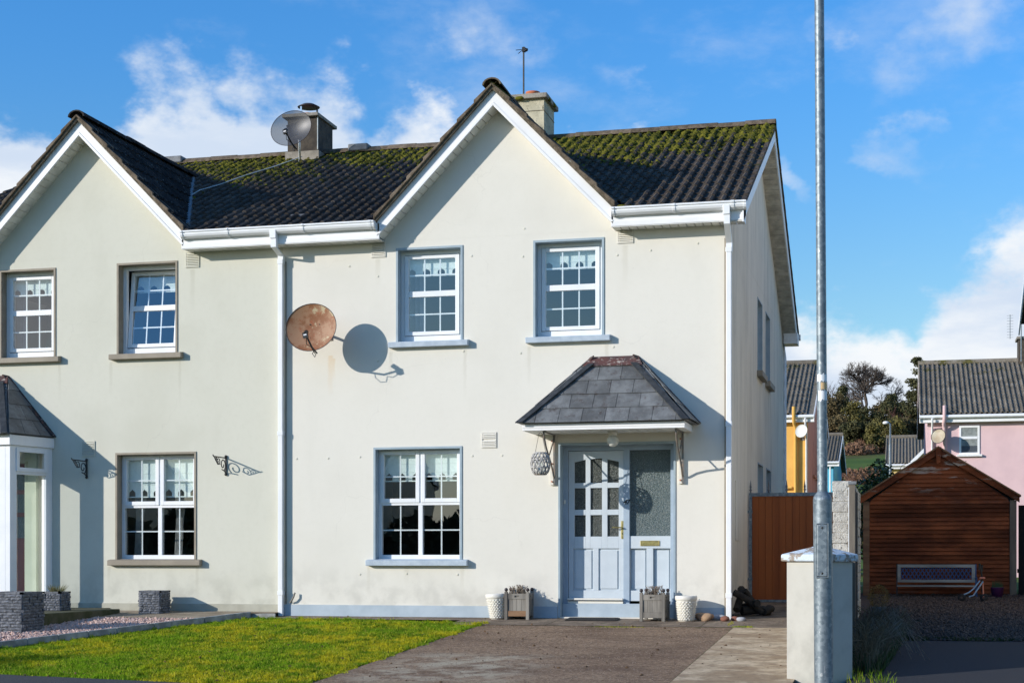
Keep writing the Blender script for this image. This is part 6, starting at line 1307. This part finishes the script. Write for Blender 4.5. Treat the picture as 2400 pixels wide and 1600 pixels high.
t_ = sat_dish('cream stained satellite dish on the pink house', (3.19, 29.75, 4.43), .225, R(-25), R(-15), 'dishc', (3.19, 30.2, 4.4), lnb=False, small=True)
t_ = thing('tv_aerial', 'thin television aerial on the chimney of the pink house', 'aerial', (5.9, 34.9, 8.0)); obj('pole', MB().tube([(5.9, 34.4, 7.2), (5.9, 34.4, 8.9)], .02, 5), 'galv', t_)
ar = MB()
for k in range(9): ar.tube([(5.45, 34.4, 8.0+k*.09), (5.65, 34.4, 8.0+k*.09)], .005, 3)
ar.tube([(5.55, 34.4, 7.95), (5.55, 34.4, 8.75)], .012, 4); obj('antenna', ar, 'galv', t_)
HY = far_house('yellow_house', 'bright yellow rendered house beyond the side gate', -8.5, -.77, 30.2, 9.4, 5.22, 7.40, 'yellowwall', 'orangewall', objs=100, tiles_x=(-1.98, -.56), over=.22)
obj('roof_tiles', MB().box(-8.7, -1.99, 29.9, 29.95, 5.2, 5.24), 'tilep', HY)
obj('soil_pipe', MB().tube([(-1.13, 30.10, 0), (-1.13, 30.10, 4.8), (-1.17, 29.95, 4.95), (-1.17, 29.82, 5.1), (-1.17, 29.82, 5.45)], .055, 8), 'yellowwall', HY); obj('downpipe', MB().tube([(-.82, 29.88, 5.1), (-.82, 29.9, 4.9), (-.80, 30.14, 4.75), (-.80, 30.14, 0)], .035, 6), 'pvc', HY)
obj('overflow_pipe', MB().tube([(-1.55, 30.12, 2.95), (-1.25, 30.12, 2.95)], .05, 6), 'yellowwall', HY)
for (a, b) in ((33.2, 34.0), (34.7, 35.4)): obj('window', MB().box(-.772, -.765, a, b, 3.5, 4.6).box(-.77, -.70, a-.08, b+.08, 3.42, 3.5), 'orangewall', HY)
sat_dish('small white satellite dish with rust stains on the yellow house', (-.92, 29.85, 4.68), .20, R(-25), R(-12), 'dishw', (-.92, 30.2, 4.5), lnb=False, small=True)
HB = far_house('blue_house', 'turquoise blue rendered house far behind the lamp post', -9, -1.02, 55, 9.4, 5.27, 6.86, 'bluewall', 'bluewall', over=.25)
obj('downpipe', MB().tube([(-1.18, 54.85, 5.2), (-1.18, 54.85, 0)], .04, 6), 'pvc', HB)
t_ = sat_dish('plain white satellite dish on the turquoise house', (-1.46, 54.6, 3.15), .36, R(-25), R(-12), 'tape', (-1.4, 55, 3.1), lnb=False, small=True)
HC = far_house('yellow_gabled_house', 'pale yellow house with a low grey roof between the wood and the pink house', 1.50, 9, 55, 9.4, 5.10, 6.68, 'creamwall', 'creamwall', over=.2)
obj('porch_gable', MB().prism([(2.30, 54.3, 4.95), (4.3, 54.3, 4.95), (4.3, 54.3, 6.3), (3.6, 54.3, 6.3)], (0, .6, 0)), 'creamwall', HC); obj('barge_board', MB().prism([(2.15, 54.2, 4.88), (3.6, 54.2, 6.32), (3.6, 54.2, 6.12), (2.25, 54.2, 4.78)], (0, .05, 0)), 'fascia', HC)
# next-door semi on the right: only its verge enters the frame
HN = far_house('neighbour_house', 'next house on the right, only the corner of its dark verge and grey wall showing', 4.42, 16, .0, 9.6, 4.95, 7.25, 'cream', 'side', 'tile', over=.25, base=0)
# distant street lamp
t_ = thing('street_lamp', 'distant pale street lamp in front of the wooded hill', 'lamp post', (1.62, 45, .18)); obj('pole', MB().tube([(1.62, 45, 0), (1.62, 45, 5.3)], .055, 8).tube([(1.62, 45, 5.3), (1.62, 45, 6.12), (1.50, 45, 6.2)], .035, 8), 'galv', t_); obj('lantern', MB().ball((1.45, 45, 6.17), .10, 10, (1.3, 1, .7)), 'whitepaint', t_)
# dark fence between the shed and the neighbour
FD = thing('fence', 'dark timber fence to the right of the shed', 'fence', (4.0, 4.6, .1)); 
for k in range(5): obj('fence_board', MB().box(3.815+.115*k, 3.92+.115*k, 4.60, 4.62, .1, 1.50+.02*k), 'darkfence', FD)
obj('fence_rail', MB().box(3.80, 4.40, 4.62, 4.66, .5, .56), 'darkfence', FD)
# laurel shrub before the shed's left side
LS = thing('laurel_shrub', 'dark glossy evergreen shrub rising behind the shed roof', 'shrub', (1.7, 8.2, .2)); obj('stems', MB().tube([(1.7, 8.2, .1), (1.72, 8.2, 1.6)], .05, 6), 'bark', LS)
leaf_cloud([(1.62, 8.3, 1.75, .38, .5, .42), (1.78, 8.2, 2.1, .26, .4, .34), (1.40, 8.3, 1.5, .32, .4, .4), (2.0, 8.2, 1.85, .30, .4, .30), (1.75, 8.2, 1.2, .6, .6, .6)], 5200, .035, 'laurel', 'leaves', LS)
CL = thing('climbing_stems', 'thin reddish dead stems sprouting above the shed roof', 'climber', (2.9, 7, 1.2)); mb = MB()
for (x, z, s_) in ((2.0, 2.0, .5), (2.05, 2.0, .35), (2.9, 2.05, .42), (3.05, 1.95, .4), (3.35, 1.65, .45), (3.45, 1.6, .3), (3.6, 1.5, .3)): mb.tube([(x, 7, 1.2), (x+.02, 7, z), (x+.06+s_*.15, 7, z+s_*.5), (x+.18+s_*.2, 7, z+s_*.62)], .005, 3)
obj('stems', mb, 'redtwig', CL)

# --------------------------------------------------------- wooded hill
def hp(px, y):    # world x for a photo column at depth y (used once to lay the hill out)
    a = (px-1200)/3684; c_, s_ = math.cos(co.rotation_euler.z), math.sin(co.rotation_euler.z); return 2.178+(y+19.8)*(-s_+a*c_)/(c_+a*s_)
bare_tree('broad bare oak standing on the skyline of the hill', hp(2022, 290), 290, gz(0, 290)+1.5, 14.0, 1.5, seed=8, r0=.42, levels=7, name='bare_tree')
bare_tree('smaller bare tree at the left end of the hill skyline', hp(1955, 285), 285, gz(0, 285)+1, 9.5, 1.1, seed=9, r0=.2, levels=6)
bare_tree('leafless thicket tree between the oak and the conifer', hp(2078, 280), 280, gz(0, 280), 6, 1.2, seed=14, r0=.12, levels=5)
bare_tree('brown leafless tree low on the right of the hill', hp(2118, 235), 235, gz(0, 235), 6.5, 1.3, mat='redtwig', seed=17, r0=.10, levels=6)
bare_tree('pale slim birch with reddish twigs, left one of two', hp(1985, 90), 90, gz(0, 90)-.5, 6.2, .7, mat='birch', seed=21, r0=.08, levels=6, name='birch_tree', lean=-.12)
bare_tree('pale slim birch with reddish twigs, right one of two', hp(2003, 92), 92, gz(0, 92)-.5, 6.4, .7, mat='birch', seed=33, r0=.07, levels=6, name='birch_tree')
T_ = [(1950, 262, 8.5, 7.5, 'ivy', 'ivy-clad dark tree at the left end of the wood', 0), (1975, 270, 9.5, 5.5, 'wood1', 'tall dark ivy-clad tree left of the bare oak', 0), (1930, 268, 8.5, 8, 'wood1', 'dark evergreen partly behind the lamp post', 0),
      (2000, 255, 6.5, 7, 'gorse', 'olive green tree below the bare oak', 0), (2030, 262, 5.5, 8, 'wood1', 'dark round evergreen under the right side of the oak', 0), (2060, 268, 6.0, 7, 'ivy', 'rounded evergreen in the middle of the skyline', 0),
      (2090, 262, 7.8, 6, 'wood1', 'clump-topped evergreen behind the far street lamp', 0), (2112, 268, 6.2, 6, 'wood1', 'dark evergreen filling the gap before the conifer', 0), (2150, 245, 14.5, 9.5, 'wood1', 'tall ragged conifer beside the pink house roof', 1),
      (2075, 225, 4.6, 8, 'gorse', 'yellowish bush at the foot of the wood', 0), (1962, 232, 4.6, 8, 'ivy', 'brownish bush at the foot of the wood on the left', 0), (2010, 228, 4.2, 7, 'wood1', 'dark bush at the foot of the wood in the middle', 0), (2050, 215, 4.2, 5, 'gorse', 'small olive bush above the bracken', 0), (2125, 228, 4.5, 6.5, 'ivy', 'brown-green bush below the conifer', 0)]
for i, (px, y, h, w, m_, lab, con) in enumerate(T_):
    leafy_tree(lab, hp(px, y), y, gz(0, y)-.3, h, w, m_, 4200 if not con else 7000, .22, 'conifer_tree' if con else 'evergreen_tree', bool(con), i)
def scrub(name, n, y0, y1, px0, px1, h, mat, leaf, label):
    cs_ = []
    for i in range(n): y = random.uniform(y0, y1); x = hp(random.uniform(px0, px1), y); cs_.append((x, y, gz(0, y)+h*.3, h*1.2, h*1.2, h*random.uniform(.5, 1.)))
    o = leaf_cloud(cs_, n*260, leaf, mat, name, None); o['kind'] = 'stuff'; tag(o, label, 'undergrowth')
scrub('undergrowth', 60, 235, 275, 1925, 2170, 2.6, 'wood1', .3, 'dark evergreen undergrowth filling the hillside wood'); scrub('undergrowth', 34, 208, 232, 1930, 2170, 1.5, 'bracken', .22, 'brown bracken slope below the wood')
scrub('undergrowth', 16, 218, 240, 1930, 2170, 1.8, 'gorse', .25, 'olive gorse scattered along the foot of the wood'); scrub('undergrowth', 12, 150, 168, 1930, 2100, 1.1, 'bracken', .2, 'brown scrub at the lower edge of the green field')
scrub('undergrowth', 8, 84, 98, 1935, 2075, .7, 'gorse', .12, 'low bushes at the foot of the birches')

# --------------------------------------------------------- across the road, behind the camera (seen only in the window panes)
for i, x in enumerate((-44, -30, -16, -2)):
    h = far_house('opposite_house', 'house across the road, number %s from the left, out of the frame' % ('one', 'two', 'three', 'four')[i], x, x+8.5, -58, 9, 4.6, 6.9, ('creamwall', 'grey', 'orangewall', 'cream')[i], 'grey', over=.2, base=-.4)
hx = []
for i in range(46): x = -75+i*2.6; hx.append((x, -42+random.uniform(-2, 2), .9, 1.9, 1.5, random.uniform(1.3, 2.5)))
o = leaf_cloud(hx, 60000, .34, 'wood1', 'hedge', None); tag(o, 'dark hedge across the road behind the viewer', 'hedge')
o = leaf_cloud([(-9.3, -7.5, .15, .8, .6, .75)], 7000, .03, 'greenleaf', 'garden_shrub', None); tag(o, 'rounded shrub beside the path left of the frame', 'shrub')
print('objects', len(bpy.data.objects))
# loose grit and litter on the driveway and the apron
def inrect(a, b, c, d): return lambda X, Y: (X > a) & (X < b) & (Y > c) & (Y < d)
MT['grit'] = simple('driveway_grit', (.36, .28, .21), (.16, .115, .085), 60, .95, 0, lo=.45, hi=.55)
tag(scatter_stones('grit', 9000, (-2.9, 1.2, -7.3, -.05), .001, 'grit', .002, .006), 'fine grit and chippings lying on the brown driveway', 'grit')
MT['litter'] = simple('dark_leaf_litter', (.06, .04, .025), (.16, .09, .04), 20, .9, 0)
tag(scatter_stones('leaf_litter', 170, (-5.9, 1.2, -6.8, -.05), .003, 'litter', .005, .018), 'dead leaves and crumbs of moss scattered over the drive', 'litter')
print('done')
